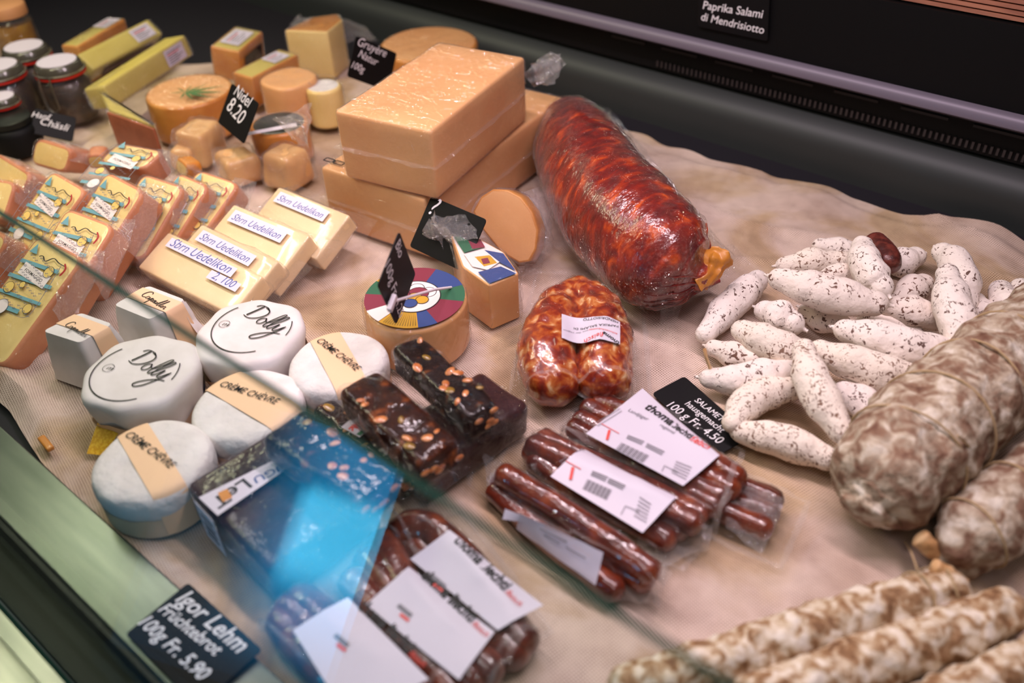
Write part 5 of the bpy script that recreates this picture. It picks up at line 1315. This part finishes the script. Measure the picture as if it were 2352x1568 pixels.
# --- salametti heap: label, points (px, py, z), radius px, mould variant, extra
SZ = [
 ('white salametto lying diagonally at the left end of the heap', [(1622, 764, .016), (1665, 715, .018), (1712, 668, .020), (1738, 646, .020)], 30, 0),
 ('large speckled salametto lying across the top left of the heap', [(1795, 642, .050), (1862, 662, .050), (1940, 682, .048), (2005, 694, .046)], 36, 2),
 ('short plump salametto under the large speckled one', [(1762, 716, .026), (1790, 728, .028), (1814, 740, .027)], 35, 0),
 ('white salametto with raised left tip, left of the crossing one', [(1708, 762, .026), (1750, 780, .026), (1800, 800, .024), (1850, 812, .018)], 35, 1),
 ('brownish salametto end peeping out low at the left', [(1642, 800, .011), (1682, 812, .012), (1722, 824, .013)], 26, 2),
 ('white salametto with a torn casing at its left end', [(1634, 868, .015), (1690, 872, .016), (1750, 864, .016), (1812, 852, .016)], 32, 0),
 ('brown-flecked salametto with a tied tip, just above the lowest one', [(1686, 968, .018), (1714, 932, .018), (1762, 902, .018), (1815, 892, .018)], 33, 1),
 ('lowest salametto of the heap, lying alone above the cloth', [(1704, 990, .014), (1765, 1004, .015), (1830, 1024, .015), (1895, 1050, .014)], 34, 1),
 ('steep salametto crossing over the middle of the heap', [(1845, 806, .044), (1862, 862, .044), (1892, 925, .040), (1926, 984, .034)], 36, 1),
 ('long speckled salametto right of the steep one', [(1890, 806, .034), (1950, 830, .032), (2030, 856, .030), (2108, 868, .028)], 36, 1),
 ('short salametto below the long speckled one', [(1946, 900, .014), (1976, 922, .015), (2002, 960, .015)], 36, 0),
 ('smooth white salametto running into the upright one on the right', [(1948, 760, .036), (2010, 776, .036), (2095, 800, .034), (2180, 808, .030)], 38, 0),
 ('tall upright white salametto on the right of the heap', [(2176, 634, .048), (2184, 685, .048), (2200, 740, .044), (2218, 786, .040)], 37, 0),
 ('salametto behind the tall upright one, knobbly top end', [(2166, 580, .028), (2192, 600, .030), (2214, 645, .028), (2218, 690, .020)], 31, 0),
 ('white salametto at the far right edge of the heap', [(2298, 668, .018), (2314, 710, .020), (2330, 756, .018)], 34, 0),
 ('salametto cut off by the right edge of the picture', [(2345, 664, .014), (2368, 700, .016)], 28, 0),
 ('small low salametto behind the middle of the heap', [(2076, 684, .013), (2098, 664, .014), (2118, 652, .013)], 30, 2),
 ('brown-streaked salametto end between the top one and the upright one', [(2044, 700, .030), (2095, 716, .028), (2146, 730, .024)], 34, 2),
 ('flecked salametto low beneath the brown-streaked one', [(1992, 736, .014), (2050, 748, .014), (2094, 762, .013)], 27, 2),
 ('upright white salametto at the top, beside the cut one', [(1980, 566, .044), (1986, 600, .048), (2006, 636, .048), (2022, 656, .046)], 33, 0),
 ('white salametto end poking out right of the cut one', [(2040, 604, .014), (2072, 602, .014), (2098, 592, .014)], 31, 0),
 ('salametto farthest back, lying flat behind the upright top one', [(1884, 564, .010), (1930, 570, .010), (1966, 578, .010)], 21, 0),
 ('speckled salametto behind the large speckled one, upper left', [(1806, 608, .018), (1862, 602, .020), (1935, 600, .020)], 28, 1),
 ('dark-patched salametto lump beneath the upright top one', [(1888, 642, .030), (1930, 630, .028), (1972, 640, .026)], 24, 2),
 ('slim salametto low between the upright one and the right edge', [(2244, 690, .012), (2268, 726, .013), (2290, 760, .013)], 26, 0),
 ('salametto low under the large speckled one, in shade', [(1856, 716, .013), (1890, 734, .013), (1930, 744, .013)], 27, 0),
 ('salametto lump showing just above the big netted salami', [(2068, 930, .016), (2120, 898, .016), (2180, 860, .016)], 30, 0),
]
for k, (lab, pts, rp, mv) in enumerate(SZ):
    mid = pts[len(pts)//2]; r = mm(rp*1.18, P(*mid)); pts = [(a, b, max(c, r*.93)) for a, b, c in pts]
    t = thing_at('salametto', lab, 'salami', (mid[0], mid[1]), 'white-moulded salametti in a heap')
    m_, sfu = sausage(wpts(pts), [r*.66, r]+[r*1.02]*(len(pts)-3)+[r*.72] if len(pts) > 2 else [r*.8, r], 28, 9, r*.14, 48, k, blunt=1.15, nub=.12 if k % 3 else .0)
    t.part('sausage', m_, MOULD[mv], world=True)
    if k in (6, 1, 9): t.part('tied_tip', wire([sfu(.0, 1.5, .001)+Vector((0, 0, .002)), sfu(.0, 1.5, .001)+Vector((-.005, -.002, .006)), sfu(.0, 1.5, .001)+Vector((-.010, 0, .004))], .0012, 6), GUT, world=True, reg=False)
    if k == 5:
        V, Fc = [], []
        for i in range(13):
            for j in range(5):
                tt = .02+.55*i/12; wv = math.sin(math.pi*i/12)**.6
                V.append(sfu(tt, math.pi/2+.1+(j/4-.5)*.8*wv, .0008))
        for i in range(12):
            for j in range(4): q = i*5+j; Fc.append((q, q+1, q+6, q+5))
        t.part('torn_gash', (V, Fc), CUTSAL, world=True, reg=False)
        t.part('loose_casing', wire([sfu(.06, 2.0, .001), P(1622, 820, .035), P(1618, 800, .040)], .0016, 6), GUT, world=True, reg=False)
cs = thing_at('salametto', 'cut salametto showing dark red meat at the top of the heap', 'salami', (2030, 590), 'white-moulded salametti in a heap')
m_, _ = sausage(wpts([(2010, 560, .034), (2038, 592, .036), (2040, 606, .034)]), mm(29, P(2030, 590, .03)), 24, 8, .001, 60, 3, blunt=.7); cs.part('sausage', m_, CUTSAL, world=True)

# --- big tied salamis on the right
def string_loops(t, sf, ts, rad=.0009, parts=True):
    for k, tt in enumerate(ts):
        pts = [sf(min(1, max(0, tt+.012*math.sin(a*2+k))), a, .0012) for a in [2*math.pi*i/30 for i in range(31)]]
        t.part('string_loop', wire(pts, rad, 5), STRING, world=True, reg=False)
def string_long(t, sf, an, rad=.0009):
    pts = [sf(j/20, an+.10*math.sin(j*.9), .0012) for j in range(21)]
    t.part('string', wire(pts, rad, 5), STRING, world=True, reg=False)
n1 = thing_at('netted_salami', 'large grey-white salami tied with string, lying over the salametti on the right', 'salami', (2180, 1000), 'string-tied large salamis')
C = [(2460, 700, .040), (2360, 785, .042), (2270, 866, .043), (2165, 958, .043), (2078, 1046, .042), (2025, 1106, .041)]
m_, sf = sausage(wpts(C), [.036, .038, .040, .0415, .041, .037], 64, 16, .005, 48, 9, blunt=.62)
n1.part('sausage', m_, BIGSAL, world=True)
string_loops(n1, sf, (.30, .47, .63, .80)); string_long(n1, sf, 1.2); string_long(n1, sf, 2.3)
n1.part('string', wire(wpts([(2200, 1000, .085), (2235, 1035, .06), (2256, 1060, .03), (2310, 1020, .03), (2352, 960, .04)]), .0009, 5), STRING, world=True, reg=False)
ec = sf(1, 0, -.037); ed = (sf(1, 0, -.037)-sf(.95, 0, -.0375)).normalized()
m_, _ = sausage([ec+ed*.016+Vector((0, 0, -.006)), ec+ed*.024+Vector((0, 0, -.008))], [.022, .014], 32, 8, .007, 110, 3, blunt=.4)
n1.part('gathered_end', m_, BIGSAL, world=True)
n2 = thing_at('tied_salami', 'reddish-brown tied salami with a gathered orange knot, under the large netted one', 'salami', (2270, 1200), 'string-tied large salamis')
C = [(2470, 1060, .028), (2390, 1112, .029), (2310, 1166, .029), (2240, 1220, .027), (2192, 1256, .022), (2162, 1275, .016)]
m_, sf = sausage(wpts(C), [.025, .027, .0275, .025, .017, .007], 36, 10, .003, 40, 19, blunt=.7)
n2.part('sausage', m_, BIGSAL, world=True); string_loops(n2, sf, (.35, .62)); string_long(n2, sf, 2.0); string_long(n2, sf, .8)
m_, _ = sausage(wpts([(2160, 1276, .016), (2138, 1258, .022), (2116, 1236, .026)]), [.004, .006, .007], 18, 6, .003, 130, 5, blunt=.5); n2.part('tied_end', m_, GUT, world=True)
m_, _ = sausage(wpts([(2352, 1225, .010), (2280, 1262, .010), (2215, 1295, .009)]), .0105, 18, 8, .001, 60, 6); n2.part('side_lobe', m_, BIGSAL, world=True)
n3 = thing_at('long_salami', 'long brown and white mouldy salami, rearmost of the front row', 'salami', (1850, 1440), 'long mouldy salamis in the front row')
C = [(2180, 1352, .018), (2060, 1392, .018), (1900, 1440, .018), (1750, 1488, .018), (1620, 1532, .017), (1440, 1580, .016)]
m_, sf = sausage(wpts(C), [.014, .0165, .0165, .016, .0155, .014], 40, 16, .0030, 75, 29, blunt=.8); n3.part('sausage', m_, BIGSAL2, world=True)
string_loops(n3, sf, (.02, .12), .0008)
m_, _ = sausage(wpts([(2200, 1345, .018), (2190, 1325, .024), (2150, 1300, .030)]), [.007, .004, .005], 16, 6, .003, 130, 7, blunt=.5); n3.part('tied_end', m_, GUT, world=True)
n3.part('string', wire(wpts([(2140, 1300, .03), (2108, 1310, .034), (2094, 1270, .02), (2080, 1245, .004)]), .0007, 5), STRING, world=True, reg=False)
n4 = thing_at('long_salami', 'long mouldy salami with a rounded right end, second of the front row', 'salami', (2100, 1500), 'long mouldy salamis in the front row')
C = [(2310, 1405, .018), (2200, 1450, .018), (2060, 1502, .018), (1900, 1556, .018), (1720, 1616, .017)]
m_, sf = sausage(wpts(C), [.0150, .0165, .0165, .016, .015], 40, 16, .0030, 75, 39, blunt=.8); n4.part('sausage', m_, BIGSAL2, world=True)
n5 = thing_at('long_salami', 'long mouldy salami in the bottom right corner, frontmost of its row', 'salami', (2280, 1560), 'long mouldy salamis in the front row')
C = [(2480, 1478, .018), (2360, 1534, .018), (2240, 1590, .018), (2080, 1660, .018)]
m_, sf = sausage(wpts(C), .0165, 40, 16, .0030, 75, 49, blunt=.8); n5.part('sausage', m_, BIGSAL2, world=True)
